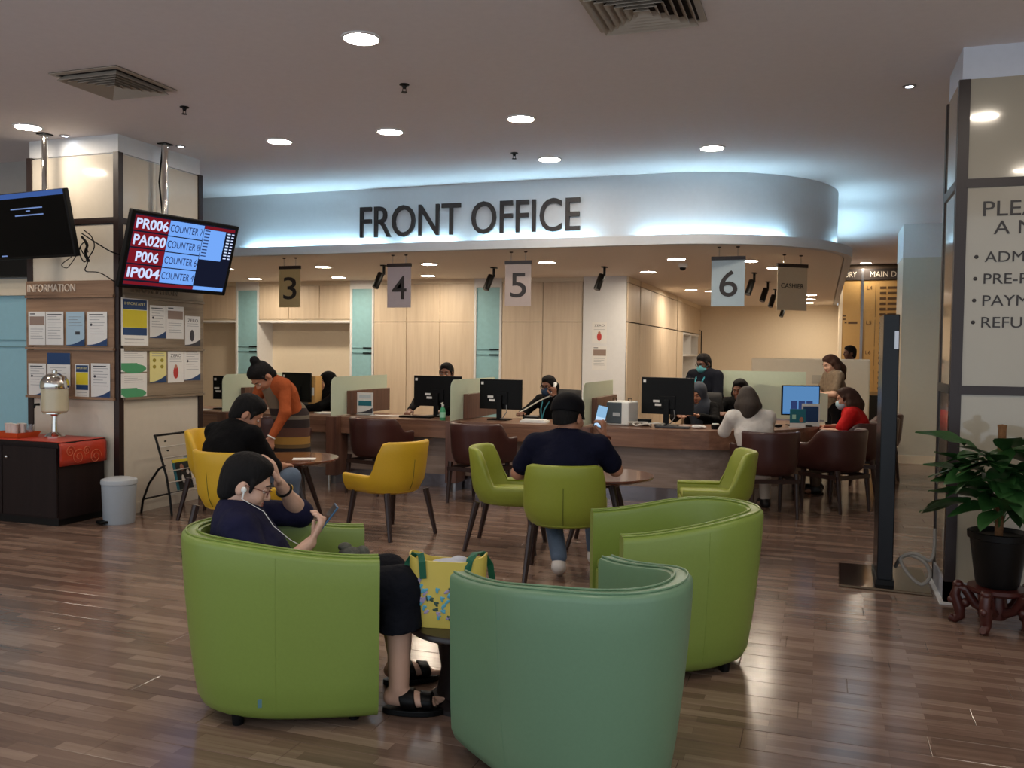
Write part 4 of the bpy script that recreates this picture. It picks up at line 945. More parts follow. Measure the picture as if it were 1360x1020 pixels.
tag(MB().tube(spl([(.52, 6.60, .10), (.545, 6.52, .18), (.60, 6.44, .22), (.68, 6.40, .19), (.715, 6.38, .11), (.66, 6.36, .05), (.58, 6.40, .11), (.54, 6.46, .19), (.62, 6.42, .24), (.71, 6.42, .20), (.74, 6.44, .26), (.748, 6.5, .40)], 6), .012, 8).build('cable_coil', mat('grey_cable', (150, 146, 140), .5), smooth=True), 'coiled grey cable on the totem base by the right pillar', 'cable')

# ---- potted plant on carved stand
p = on_z(1326, 838, 0); PX, PY = p[0]+.0, p[1]+.08
t = thing('plant_stand', 'carved dark red wooden plant stand by the right pillar', 'plant stand', (PX, PY, 0)); M_CARV = mat('carved_rosewood', (70, 30, 26), .3, noise=.2, scale=30)
MB().lathe([(.0001, .20), (.14, .20), (.155, .215), (.155, .235), (.0001, .24)], 28).build('stand_top', M_CARV, t, smooth=True); MB().lathe([(.0001, .05), (.05, .05), (.06, .10), (.05, .2), (.0001, .2)], 20).build('stem', M_CARV, t, smooth=True)
for k in range(5):
    a = 2*PI*k/5+.5; c, s = math.cos(a), math.sin(a); P = lambda r, z: (r*c, r*s, z)
    MB().tube([P(.05, .09), P(.11, .12), P(.16, .20), P(.20, .21), P(.215, .16), P(.19, .09), P(.185, .04), P(.215, .015), P(.24, .03)], [.03, .026, .03, .028, .03, .034, .03, .026, .02], 10).ell(P(.20, .225), (.03, .03, .025)).ell(P(.16, .12), (.028, .028, .028)).ell(P(.235, .13), (.02, .02, .022)).build('carved_leg', M_CARV, t, smooth=True)
t = thing('potted_plant', 'large leafy green plant in a black pot with a moss pole', 'plant', (PX, PY, .241))
MB().lathe([(.0001, 0), (.105, 0), (.115, .02), (.15, .27), (.162, .275), (.165, .31), (.155, .315), (.145, .29), (.0001, .285)], 32).build('pot', mat('black_pot', (12, 12, 13), .4, spec=.25), t, smooth=True)
MB().lathe([(.022, .26), (.024, .5), (.022, .90), (.026, .925), (.0001, .93)], 12).build('moss_pole', mat('moss_brown', (122, 84, 52), .95, noise=.4, scale=60, bump=.8), t, smooth=True)
M_LEAF = mat('leaf_green', (38, 74, 34), .35, noise=.25, scale=10); M_STEM = mat('stem_green', (70, 104, 56), .5)
rnd = random.Random(11)
def leaf_mesh():
    rows = []
    for i in range(8):
        s = i/7; wd = .062*math.sin(PI*min(1, s*.94+.06))**.8*(1.15-.45*s); r = []
        for k in (-1, -.5, 0, .5, 1): r.append((s*.19, k*wd, -.055*s*s+.018*abs(k)*(1-s)+.004*math.sin(s*9+k*2)))
        rows.append(r)
    return MB().grid(rows)
lm = None
for k in range(66):
    a = rnd.uniform(2.5, 6.9) if k > 20 else rnd.uniform(2.4, 5.6); z = .44+.36*rnd.random(); rr = .03+.17*rnd.random()
    el = math.radians(rnd.uniform(-22, 40)); sc = rnd.uniform(1.0, 1.5); base = Vector((rr*math.cos(a), rr*math.sin(a), z))
    M = Matrix.Translation(base) @ Matrix.Rotation(a+rnd.uniform(-.5, .5), 4, 'Z') @ Matrix.Rotation(-el, 4, 'Y') @ Matrix.Rotation(rnd.uniform(-.5, .5), 4, 'X') @ Matrix.Scale(sc, 4)
    if lm is None: o = leaf_mesh().build('leaf', M_LEAF, t, smooth=True); lm = o
    else: o = lm.copy(); COL.objects.link(o); o.parent = t
    o.matrix_local = M
    if k % 2 == 0: MB().tube([(.01*math.cos(a), .01*math.sin(a), z-.12), (base*.5+Vector((0, 0, z*.5-.03)))[:], base[:]], .004, 5).build('stem', M_STEM, t)
# ================================================================== COUNTER ITEMS
def monitor(label, x, y, rz, w=.56, h=.33, screen=False, cable=True, tiltz=0):
    t = thing('monitor', label, 'monitor', (x, y, ZT+.001), math.radians(rz), 'desktop monitors on the counter')
    z = .12
    MB().box(-w/2, w/2, -.018, .012, z, z+h).build('panel', M_BLACK, t, bevel=.005)
    MB().box(-w/2+.012, w/2-.012, .012, .014, z+.015, z+h-.012).build('screen', glow('monitor_lit', (.09, .22, .44), .5) if screen else mat('monitor_glass', (16, 18, 22), .15), t)
    MB().box(-.09, .09, -.035, -.018, z+.06, z+.2).build('mount_block', M_BLACK, t, bevel=.004)
    MB().box(-.03, .03, -.06, -.036, .01, z+.16).build('stand_neck', M_BLACK, t, bevel=.004); MB().box(-.12, .12, -.12, .06, 0, .012).build('stand_foot', M_BLACK, t, bevel=.004)
    if not screen:
        MB().box(-.15, -.08, -.037, -.0355, z+.13, z+.155).build('sticker', M_PAPER, t); MB().box(-.13, -.06, -.037, -.0355, z+.09, z+.115).build('sticker', M_PAPER, t)
        MB().box(-w/2+.02, -w/2+.05, -.0195, -.0185, z+h-.06, z+h-.03).build('sticker', M_PAPER, t)
        if cable: MB().tube([(.08, -.03, z+.05), (.10, -.06, z-.02), (.06, -.08, .03), (.02, -.06, .014)], .005, 6).build('cable', M_GREYP, t)
    else:
        for k in range(3): MB().box(-.02+.085*k-.11, .05+.085*k-.11, .014, .0148, z+.07, z+.16).build('screen_tile', glow('tile_navy', (.012, .02, .06), 1), t)
        MB().box(-w/2+.012, w/2-.012, .014, .0146, z+.015, z+.035).build('screen_taskbar', glow('taskbar', (.03, .10, .24), 1), t)
    return t
q = cam2w(-3.35, 10.6); monitor('black monitor at the far left of the counter beside the notice board', -7.22, 9.55, 8, .36, .30)
monitor('black monitor half hidden behind the woman in orange', -6.20, 9.60, -14, .50, .36)
monitor('black monitor hiding the face of the man at counter 4', -4.28, 9.62, -2, .62, .36)
monitor('black monitor to the right of the divider at counter 5', -3.44, 9.50, -3, .52, .34)
monitor('wide black monitor at counter 6', -1.56, 9.62, -6, .58, .40)
monitor('lit blue monitor turned to the viewer at the curved counter end', -.20, 10.22, 200, .42, .33, screen=True)
# small things on the counter
def simple(mb, name, m, label, cat, loc, rz=0, group=None, bevel=0, smooth=False):
    o = mb.build(name, m, bevel=bevel, smooth=smooth); o.location = loc; o.rotation_euler = (0, 0, rz); return tag(o, label, cat, group)
Z = ZT+.001
t = thing('sanitizer_bottle', 'green hand sanitizer pump bottle against the glass divider', 'bottle', (-4.0, 9.13, Z))
MB().lathe([(.0001, 0), (.03, 0), (.033, .01), (.033, .11), (.024, .135), (.012, .145), (.012, .155), (.0001, .155)], 20).build('bottle', mat('gel_green', (90, 190, 140), .15, trans=.3), t, smooth=True)
MB().lathe([(.015, .155), (.015, .175), (.006, .18), (.006, .2), (.0001, .2)], 14).tube([(0, 0, .196), (.0, -.045, .19)], .006, 8).build('pump', M_WHITEP, t, smooth=True); MB().lathe([(.0334, .03), (.0334, .09)], 20).build('label_band', mat('label_mint', (170, 226, 196), .4), t)
t = thing('brochure_stand', 'white and teal brochure stand leaning by the divider at counter 4', 'brochure stand', (-5.13, 9.40, Z), math.radians(-3))
MB().box(-.11, .11, 0, .006, .0, .27).build('sheet', M_PAPER, t); MB().box(-.09, .09, -.002, -.0004, .11, .17).build('print', M_TEALP, t); MB().box(-.11, .11, -.012, .05, 0, .012).build('holder_foot', mat('clear_acrylic', (235, 238, 240), .05, trans=.8), t)
MB().prism([(-.105, .02), (.105, .02)]+[(.105-.21*k/10, .03+.06*(1-k/10)**2) for k in range(11)], 0, .0012).xf(Matrix(((1,0,0,0),(0,0,-1,0),(0,1,0,0),(0,0,0,1)))).build('print', M_INK, t); MB().box(-.08, .08, -.0015, -.0004, .20, .24).build('print', mat('print_pale', (200, 210, 214), .6), t)
simple(MB().box(-.15, .15, -.10, .10, 0, .02).box(-.13, .12, -.09, .085, .0201, .032), 'paper_pile', M_PAPER, 'white pile of papers in front of the woman on the telephone', 'papers', (-2.98, 9.34, Z), .1)
simple(MB().box(-.16, .16, -.1, .1, 0, .012), 'paper_pile', M_PAPER, 'white papers in front of the woman in the black headscarf at counter 3', 'papers', (-5.62, 9.42, Z), -.1)
simple(MB().box(-.18, .18, -.06, .06, 0, .004).box(.2, .34, -.05, .06, 0, .004), 'paper_sheets', M_PAPER, 'loose white sheets lying beside the brochure stand', 'papers', (-4.86, 9.42, Z), .08)
simple(MB().box(-.13, .13, -.08, .08, 0, .006), 'paper_sheet', M_PAPER, 'white sheet at the left end of the counter', 'papers', (-7.35, 9.2, Z), .15)
t = thing('mug', 'pale mug beside the left monitor', 'mug', (-7.02, 9.34, Z)); MB().lathe([(.0001, 0), (.035, 0), (.038, .01), (.038, .09), (.034, .09), (.033, .012), (.0001, .01)], 20).build('cup', mat('mug_cream', (196, 184, 158), .4), t, smooth=True); MB().tube([(.036, 0, .075), (.06, 0, .065), (.06, 0, .035), (.036, 0, .022)], .005, 6).build('handle', mat('mug_cream', (196, 184, 158), .4), t, smooth=True)
t = thing('label_printer', 'white and grey card printer right of the man in the cap', 'printer', (-2.02, 9.44, Z), math.radians(-12)); MB().box(-.13, .13, -.12, .14, 0, .26).build('body', M_WHITEP, t, bevel=.02, seg=3); MB().box(-.131, .05, -.126, .02, .02, .25).build('front_cover', mat('slate_plastic', (72, 82, 90), .4), t, bevel=.01); MB().box(-.05, .03, -.13, -.125, .10, .14).build('label_plate', mat('label_grey', (180, 184, 188), .4), t)
for s in (-1, 1): MB().tube([(s*.09-.02, 0, .26), (s*.09-.02, 0, .29), (s*.09+.02, 0, .29), (s*.09+.02, 0, .26)], .004, 6).build('clip', M_BLACKM, t)
cb_ = MB()
for k in range(4): 
    ph = k*1.3; cb_.tube([(.11*math.cos(a+ph)+.05*k-.08, .05*math.sin(a*1.3+ph), .015+.03*abs(math.sin(a*.7+ph))) for a in np.linspace(0, 3.2, 12)], .008, 6)
simple(cb_, 'cable_bundle', mat('white_cable', (214, 210, 200), .5), 'tangled white cables beside the card printer', 'cables', (-1.72, 9.30, Z), 0, smooth=True)
simple(MB().box(-.07, .07, -.05, .05, 0, .07).box(-.05, .05, -.055, -.051, .015, .055), 'card_reader', M_BLACK, 'small black card reader behind the white cables', 'card reader', (-1.78, 9.48, Z), .1, bevel=.006)
simple(MB().box(-.2, .2, -.065, .065, 0, .02), 'keyboard', M_BLACK, 'black keyboard in front of the man at counter 4', 'keyboard', (-4.42, 9.34, Z), .05, bevel=.006)
simple(MB().box(-.18, .18, -.06, .06, 0, .02), 'keyboard', mat('dark_grey_plastic', (54, 54, 58), .5), 'dark keyboard below the wide monitor at counter 6', 'keyboard', (-1.45, 9.30, Z), -.05, bevel=.006)
simple(MB().lathe([(.0001, 0), (.04, 0), (.045, .04), (.04, .045), (.0001, .045)], 20), 'ink_pad', M_BLACK, 'small black pot with white lid by the white blouse sleeve', 'pot', (-1.02, 9.38, Z), smooth=True)
simple(MB().lathe([(.0001, 0), (.036, 0), (.036, .012), (.0001, .014)], 20), 'pot_lid', M_WHITEP, 'white lid on the small black pot at counter 6', 'lid', (-1.02, 9.38, Z+.046), smooth=True)
simple(MB().box(-.09, .09, -.03, .03, 0, .012), 'note_strip', M_PAPER, 'white note strip right of the small black pot', 'paper', (-.88, 9.45, Z), .3)
simple(MB().ell((0, 0, .02), (.06, .035, .02)).ell((.06, .02, .015), (.04, .03, .015)), 'tissue', M_PAPER, 'crumpled white tissue left of the small black pot', 'tissue', (-1.20, 9.34, Z), .3, smooth=True)
t = thing('tent_card', 'teal and white tent card in front of the lit monitor', 'card', (-.22, 10.00, Z), math.radians(20)); MB().box(-.085, .085, 0, .004, 0, .20).build('card', M_TEALP, t); MB().box(-.085, .085, -.0015, -.0002, 0, .05).build('print', M_PAPER, t); MB().box(-.06, -.02, -.0015, -.0002, .09, .14).build('print', mat('print_mint', (170, 214, 196), .5), t); MB().box(-.085, .085, .004, .05, 0, .006).build('foot', M_PAPER, t); MB().ell((.04, -.001, .085), (.022, .0015, .03)).build('print', mat('print_skin', (176, 120, 96), .6), t)
t = thing('poster_stand', 'blue framed leaflet standing behind the teal tent card', 'leaflet stand', (-.09, 10.24, Z), math.radians(20)); MB().box(-.10, .10, 0, .006, 0, .25).build('frame', M_WHITEP, t); MB().box(-.085, .085, -.002, -.0003, .05, .22).build('print', M_NAVYP, t); MB().box(-.10, .10, .006, .06, 0, .006).build('foot', M_WHITEP, t)
simple(MB().ell((0, 0, .018), (.05, .033, .018)), 'computer_mouse', M_BLACK, 'black computer mouse by the teal tent card', 'mouse', (-.42, 9.92, Z), .3, smooth=True)
t = thing('plastic_pack', 'crumpled clear plastic packet left of the lit monitor', 'packet', (-.62, 10.02, Z), .3); MB().ell((0, 0, .035), (.09, .06, .035), 9, 5).ell((.07, .02, .05), (.05, .03, .045), 7, 5).build('packet', mat('clear_film', (220, 216, 210), .12, trans=.5), t)
t = thing('desk_calendar', 'grey desk calendar beside the woman in the black headscarf', 'calendar', (-6.20, 9.74, Z), .2); MB().sweep([[(-.10, -.045, 0), (.10, -.045, 0), (.10, .045, 0), (-.10, .045, 0)], [(-.10, -.003, .20), (.10, -.003, .20), (.10, .003, .20), (-.10, .003, .20)]]).build('calendar', mat('calendar_grey', (166, 158, 150), .6), t); MB().box(-.10, .10, -.006, .006, .195, .21).build('spiral', M_BLACKM, t)
for k in range(4): MB().cbox((0, -.041+.0085*k*1.0, .03+.045*k), (.17, .002, .012), Matrix.Rotation(-.205, 3, 'X')).build('printed_row', M_INK, t)
simple(MB().box(-.06, .06, -.13, .13, 0, .34), 'box_file', mat('kraft_tan', (206, 160, 96), .6), 'tan upright box file left of the black headscarf', 'box file', (-5.98, 10.36, Z), .1, bevel=.004) if False else None
t = thing('box_file', 'tan upright box file left of the woman in the black headscarf', 'box file', (-6.0, 9.70, Z), .15); MB().box(-.05, .05, -.10, .10, 0, .44).build('box', mat('kraft_tan', (206, 160, 96), .6), t, bevel=.003); MB().box(-.028, .028, -.1015, -.1002, .20, .30).build('label_plate', M_PAPER, t)
# second screen divider at the curved end, white partition and rear desk beyond
t = thing('glass_screen', 'pale green frosted glass screen at the curved counter end', 'glass screen', (-.05, 11.05, Z), 0)
MB().prism([(-.70, 0), (.14, 0), (.14, .33)]+[(x, z) for x, z in arc(-.64, .37, .06, 90, 180, 6)], -.006, .006).xf(Matrix(((1,0,0,0),(0,0,1,0),(0,1,0,0),(0,0,0,1)))).build('pane', M_FROSTG, t)
MB().box(-.66, .10, -.012, .012, 0, .02).build('rail', M_STEEL, t)
t = thing('rear_screen', 'walnut desk screen behind the lit monitor with frosted glass above', 'screen', (-.75, 11.75, 0)); MB().box(-.55, .60, -.02, .02, .5, 1.0).build('wood_panel', M_DIV, t, bevel=.003); MB().box(-.52, .58, -.006, .006, 1.0, 1.34).build('pane', M_FROSTG, t)
for sx in (-.5, .55): MB().box(sx-.025, sx+.025, -.03, .03, 0, .5).build('leg', M_STEEL, t)
for x, lb in ((-.20, 'left'), (.28, 'right')): simple(MB().box(-.11, .11, -.05, .05, 0, .018), 'box_lid', mat('kraft_edge', (120, 92, 66), .6), 'thin brown box lid lying on the glass screen top, ' + lb, 'box', (-.75+x, 11.75, 1.3405), 0) if False else None
t = thing('white_partition', 'low white partition wall behind the standing woman with long hair', 'partition', (-.1, 14.3, 0))
MB().box(-.92, .80, -.03, .03, .12, 1.50).build('panel', mat('partition_white', (224, 214, 194), .4), t, bevel=.025, seg=4)
for sx in (-.8, .7): MB().box(sx-.03, sx+.03, -.2, .2, 0, .03).box(sx-.02, sx+.02, -.02, .02, .03, .12).build('foot', M_STEEL, t)
simple(MB().box(-.10, .10, 0, .004, 0, .13), 'wall_notice', mat('notice_grey', (190, 182, 166), .6), 'faint grey notice on the low white partition', 'notice', (-.02, 14.262, 1.12), 0)
# telephone handset cradle at counter 5
t = thing('desk_telephone', 'black desk telephone base left of the woman with the handset', 'telephone', (-3.12, 9.66, Z), .2); MB().box(-.09, .09, -.1, .1, 0, .045).build('base', M_BLACK, t, bevel=.01)
MB().box(-.05, .06, -.06, .02, .0455, .05).build('keypad', M_GREYP, t)
# office chairs behind the counter
def office_chair(label, x, y, ang, proto=[None]):
    if proto[0] is None:
        t = proto[0] = thing('office_chair', label, 'chair', (x, y, 0), math.radians(ang), 'black office chairs behind the counter')
        MB().box(-.24, .24, -.24, .24, .42, .49).build('seat', M_BLACK, t, bevel=.03, seg=3, smooth=True)
        secs = [[(-.27-.04*s*s, y_*(.23-.05*s*s), .58+.50*s) for y_ in (-1, -.5, 0, .5, 1)] for s in np.linspace(0, 1, 8)]
        mb = MB().grid([[(x_-.03*(1-abs(k-2)/2), y_, z_) for k, (x_, y_, z_) in enumerate(r)] for r in secs]); o = mb.build('backrest', mat('mesh_black', (26, 26, 28), .7), t, smooth=True); so = o.modifiers.new('thick', 'SOLIDIFY'); so.thickness = .03
        MB().tube([(-.14, 0, .44), (-.30, 0, .46), (-.33, 0, .66)], .02, 8).build('back_stem', M_BLACK, t, smooth=True)
        MB().tube([(0, 0, .08), (0, 0, .42)], .026, 10).build('gas_lift', M_STEEL, t, smooth=True)
        for k in range(5):
            a = 2*PI*k/5; MB().tube([(0, 0, .10), (.27*math.cos(a), .27*math.sin(a), .06)], [.025, .016], 8).build('base_arm', M_BLACK, t, smooth=True); MB().ell((.27*math.cos(a), .27*math.sin(a), .03), (.03, .03, .03), 10, 6).build('castor', M_BLACK, t, smooth=True)
    else:
        t = copy_tree(proto[0]); t.location = (x, y, 0); t.rotation_euler = (0, 0, math.radians(ang)); tag(t, label, 'chair', 'black office chairs behind the counter')
    return t
# ================================================================== PEOPLE
# bodies are implicit surfaces (blended tapered limbs) turned into one continuous mesh
def V(*a): return np.array(a, float)
def nrm(v): v = np.asarray(v, float); return v/np.linalg.norm(v)
class Sdf:
    def __init__(s): s.p = []
    def cap(s, a, b, ra, rb, k=.02, e=None, fl=1.0, sub=False): s.p.append(('c', V(*a), V(*b), ra, rb, k, None if e is None else nrm(e), fl, sub)); return s
    def chain(s, pts, rs, k=.02, **kw):
        for i in range(len(pts)-1): s.cap(pts[i], pts[i+1], rs[i], rs[i+1], k, **kw)
        return s
    def ell(s, c, r, R=None, k=.02, sub=False): s.p.append(('e', V(*c), V(*r), np.eye(3) if R is None else np.array(R), k, sub)); return s
    def half(s, pt, n, k=.0): s.p.append(('h', V(*pt), nrm(n), k)); return s      # keep the side n points away from
    def mesh(s, h):
        lo = V(1e9, 1e9, 1e9); hi = -lo
        for q in s.p:
            if q[0] == 'c' and not q[8]:
                r = max(q[3], q[4])*max(1, q[7]) + q[5]*.3
                lo = np.minimum(lo, np.minimum(q[1], q[2])-r); hi = np.maximum(hi, np.maximum(q[1], q[2])+r)
            elif q[0] == 'e' and not q[5]:
                r = max(q[2]); lo = np.minimum(lo, q[1]-r); hi = np.maximum(hi, q[1]+r)
        lo -= 3*h; hi += 3*h; n = np.ceil((hi-lo)/h).astype(int)+1
        F = np.full(n, 9.0, np.float32); ax = [lo[i]+h*np.arange(n[i]) for i in range(3)]
        for q in s.p:
            if q[0] == 'h':
                d = ((ax[0]-q[1][0])*q[2][0])[:,None,None]+((ax[1]-q[1][1])*q[2][1])[None,:,None]+((ax[2]-q[1][2])*q[2][2])[None,None,:]
                F = np.maximum(F, d.astype(np.float32)); continue
            k = q[5] if q[0] == 'c' else q[4]; sub = q[8] if q[0] == 'c' else q[5]; pad = k+4*h
            if q[0] == 'c': r = max(q[3], q[4])*max(1, q[7]); a = np.minimum(q[1], q[2])-r-pad; b = np.maximum(q[1], q[2])+r+pad
            else: r = max(q[2]); a = q[1]-r-pad; b = q[1]+r+pad
            i0 = np.clip(np.floor((a-lo)/h).astype(int), 0, n-1); i1 = np.clip(np.ceil((b-lo)/h).astype(int)+1, 0, n)
            if np.any(i1 <= i0): continue
            sl = tuple(slice(i0[i], i1[i]) for i in range(3)); X, Y, Zz = np.meshgrid(*[ax[i][sl[i]].astype(np.float32) for i in range(3)], indexing='ij')
            if q[0] == 'c':
                A, B = q[1], q[2]; ab = B-A; L2 = max(1e-12, ab @ ab)
                px, py, pz = X-A[0], Y-A[1], Zz-A[2]
                t = np.clip((px*ab[0]+py*ab[1]+pz*ab[2])/L2, 0, 1); px, py, pz = px-t*ab[0], py-t*ab[1], pz-t*ab[2]; rad = q[3]+t*(q[4]-q[3])
                if q[6] is not None:
                    e = q[6]; de = (px*e[0]+py*e[1]+pz*e[2])*(1/q[7]-1); px, py, pz = px+e[0]*de, py+e[1]*de, pz+e[2]*de
                    d = (np.sqrt(px*px+py*py+pz*pz)-rad)*min(1, q[7])
                else: d = np.sqrt(px*px+py*py+pz*pz)-rad
            else:
                R = q[3]; P = [X-q[1][0], Y-q[1][1], Zz-q[1][2]]; L = [(P[0]*R[0][i]+P[1]*R[1][i]+P[2]*R[2][i])/q[2][i] for i in range(3)]
                k0 = np.sqrt(L[0]**2+L[1]**2+L[2]**2); k1 = np.sqrt((L[0]/q[2][0])**2+(L[1]/q[2][1])**2+(L[2]/q[2][2])**2)+1e-9
                d = k0*(k0-1)/k1
            f = F[sl]
            if sub: d = -d; hh = np.maximum(k-np.abs(f-d), 0)/max(k, 1e-6); F[sl] = np.maximum(f, d)+hh*hh*k*.25
            else: hh = np.maximum(k-np.abs(f-d), 0)/max(k, 1e-6); F[sl] = np.minimum(f, d)-hh*hh*k*.25
        return nets(F, lo, h)
def nets(F, lo, h):
    S = F < 0; n = np.array(F.shape); c = [(i, j, k) for i in (0, 1) for j in (0, 1) for k in (0, 1)]
    sl = lambda o: tuple(slice(o[i], n[i]-1+o[i]) for i in range(3))
    cnt = sum(S[sl(o)].astype(np.int8) for o in c); act = (cnt > 0) & (cnt < 8); ids = np.argwhere(act)
    if len(ids) == 0: return np.zeros((0, 3)), np.zeros((0, 4), int)
    idx = np.full(act.shape, -1, np.int64); idx[act] = np.arange(len(ids))
    acc = np.zeros((len(ids), 3)); num = np.zeros(len(ids))
    for a in c:
        for ax in range(3):
            if a[ax] == 1: continue
            b = list(a); b[ax] = 1; b = tuple(b); fa = F[tuple((ids+a).T)]; fb = F[tuple((ids+b).T)]; m = (fa < 0) != (fb < 0)
            t = fa[m]/(fa[m]-fb[m]); p = np.tile(np.array(a, float), (m.sum(), 1)); p[:, ax] = t; acc[m] += p; num[m] += 1
    v = lo+h*(ids+acc/num[:,None]); fs = []
    for ax in range(3):
        o = [0, 0, 0]; o[ax] = 1; A = S[tuple(slice(0, n[i]-o[i]) for i in range(3))]; B = S[tuple(slice(o[i], n[i]) for i in range(3))]
        e = np.argwhere(A != B); u, w = (ax+1) % 3, (ax+2) % 3; e = e[(e[:,u] > 0) & (e[:,w] > 0) & (e[:,u] < n[u]-1) & (e[:,w] < n[w]-1)]
        if len(e) == 0: continue
        q = []
        for du, dw in ((-1, -1), (0, -1), (0, 0), (-1, 0)):
            k = e.copy(); k[:,u] += du; k[:,w] += dw; q.append(idx[tuple(k.T)])
        q = np.stack(q, 1); flip = ~A[tuple(e.T)]; q[flip] = q[flip][:, ::-1]; fs.append(q)
    return v, np.concatenate(fs)
def sdf_obj(name, s, m, parent, h):
    v, f = s.mesh(h); 
    if len(v) == 0: return None
    me = bpy.data.meshes.new(name); me.vertices.add(len(v)); me.vertices.foreach_set('co', v.astype(np.float32).ravel()); me.loops.add(f.size); me.loops.foreach_set('vertex_index', f.astype(np.int32).ravel())
    me.polygons.add(len(f)); me.polygons.foreach_set('loop_start', np.arange(0, f.size, 4, dtype=np.int32)); me.update(calc_edges=True)
    me.materials.append(m); me.polygons.foreach_set('use_smooth', [True]*len(me.polygons))
    o = bpy.data.objects.new(name, me); COL.objects.link(o); o.parent = parent; return o
def rot(yaw, pitch, roll=0):
    """head frame: x forward, y left, z up; positive pitch looks down"""
    return np.array((Matrix.Rotation(math.radians(yaw), 3, 'Z') @ Matrix.Rotation(math.radians(pitch), 3, 'Y') @ Matrix.Rotation(math.radians(roll), 3, 'X')))
def hand(s, w, d, nrm_, side, curl=.5, k=.006, grip=None):
    """wrist w, direction d to the knuckles, palm normal, side = direction of the thumb"""
    d = nrm(d); n_ = nrm(np.asarray(nrm_, float)-d*np.dot(nrm_, d)); sd = nrm(side - d*np.dot(side, d) - n_*np.dot(side, n_))
    s.cap(w, w+d*.085, .030, .040, .012, e=n_, fl=.42)
    for i, (off, L) in enumerate(((.030, .072), (.010, .082), (-.011, .076), (-.031, .060))):
        b = w+d*.082+sd*off; a = 0.0; p = b
        for j, fr in enumerate((.45, .32, .23)):
            a += curl*(.7, 1.0, .7)[j]; q = p+(d*math.cos(a)+n_*math.sin(a))*L*fr; s.cap(p, q, .0100-.001*j, .0093-.001*j, k); p = q
    b = w+d*.02+sd*.030; p1 = b+(sd*.7+d*.6+n_*.35*curl)*.035; p2 = p1+(sd*.25+d*.8+n_*.6*curl)*.032; p3 = p2+(d*.8+n_*.7*curl-sd*.1)*.026
    s.cap(b, p1, .014, .012, .01).cap(p1, p2, .0115, .0105, k).cap(p2, p3, .0105, .009, k)
SKIN = {'light': mat('skin_light', (206, 164, 142), .5, noise=.06, scale=30), 'tan': mat('skin_tan', (176, 124, 98), .5, noise=.06, scale=30), 'brown': mat('skin_brown', (128, 84, 64), .5, noise=.06, scale=30), 'dark': mat('skin_dark', (92, 60, 48), .5, noise=.06, scale=30)}
M_HAIR = mat('hair_black', (15, 13, 14), .8, spec=.25, noise=.5, scale=55, bump=.7, bdist=.012, stretch=(1, 1, .25)); M_HAIRB = mat('hair_brown', (58, 35, 26), .7, spec=.3, noise=.3, scale=60, bump=.3, stretch=(1, 1, .2)); M_HAIRG = mat('hair_ash', (62, 53, 48), .7, spec=.3, noise=.35, scale=60, bump=.3, stretch=(1, 1, .2))
M_EYE = mat('eye_dark', (24, 18, 16), .2); M_EYEW = mat('eye_white', (220, 214, 206), .3); M_LIP = mat('lip', (158, 92, 84), .4); M_BROW = mat('brow', (30, 24, 22), .8)
def head_prims(s, C, R, sc=1.0, k=.02):
    g = lambda x, y, z: C+R @ V(x, y, z)*sc; q = lambda r: tuple(np.array(r)*sc)
    s.ell(g(-.012, 0, .035), q((.098, .077, .092)), R, k); s.ell(g(.018, 0, -.03), q((.074, .064, .085)), R, .03); s.ell(g(.052, 0, -.088), q((.030, .034, .026)), R, .03)
    s.cap(g(.086, 0, .022), g(.108, 0, -.022), .008*sc, .0135*sc, .014); s.cap(g(.097, .011, -.026), g(.097, -.011, -.026), .010*sc, .010*sc, .01)
    s.cap(g(.082, .03, .03), g(.086, -.03, .03), .010*sc, .010*sc, .016)
    for y in (-1, 1):
        s.ell(g(-.012, y*.078, -.012), q((.021, .010, .033)), R @ rot(y*18, 0), .008); s.ell(g(.093, y*.032, .006), q((.014, .018, .011)), R, .014, sub=True)
        s.ell(g(.06, y*.042, -.03), q((.03, .024, .03)), R, .02)
    s.ell(g(.089, 0, -.056), q((.012, .026, .012)), R, .012); s.cap(g(.094, -.02, -.054), g(.094, .02, -.054), .0022, .0022, .006, sub=True)
    return g, q
def face_bits(t, C, R, sc=1.0, lips=True, eyes=True):
    g = lambda x, y, z: tuple(C+R @ V(x, y, z)*sc); Rm = Matrix(R.tolist())
    if eyes:
        for y in (-1, 1):
            MB().ell(g(.080, y*.032, .006), (.0115*sc,)*3, 12, 8).build('eye', M_EYEW, t, smooth=True); MB().ell(g(.0888, y*.031, .004), (.0035*sc, .0058*sc, .0058*sc), 10, 6, Rm).build('iris', M_EYE, t, smooth=True)
            MB().tube([g(.094, y*.014, .030), g(.095, y*.032, .036), g(.083, y*.050, .030)], [.0035, .0042, .0025], 6).build('eyebrow', M_BROW, t, smooth=True)
            MB().ell(g(.082, y*.032, .012), (.0122*sc, .0125*sc, .0085*sc), 12, 6, Rm).build('eyelid', t['skin_m'] if False else SKIN[t['_sk']], t, smooth=True)
    if lips: MB().ell(g(.097, 0, -.051), (.006*sc, .022*sc, .005*sc), 12, 6, Rm).ell(g(.097, 0, -.061), (.007*sc, .019*sc, .006*sc), 12, 6, Rm).build('lips', M_LIP, t, smooth=True)
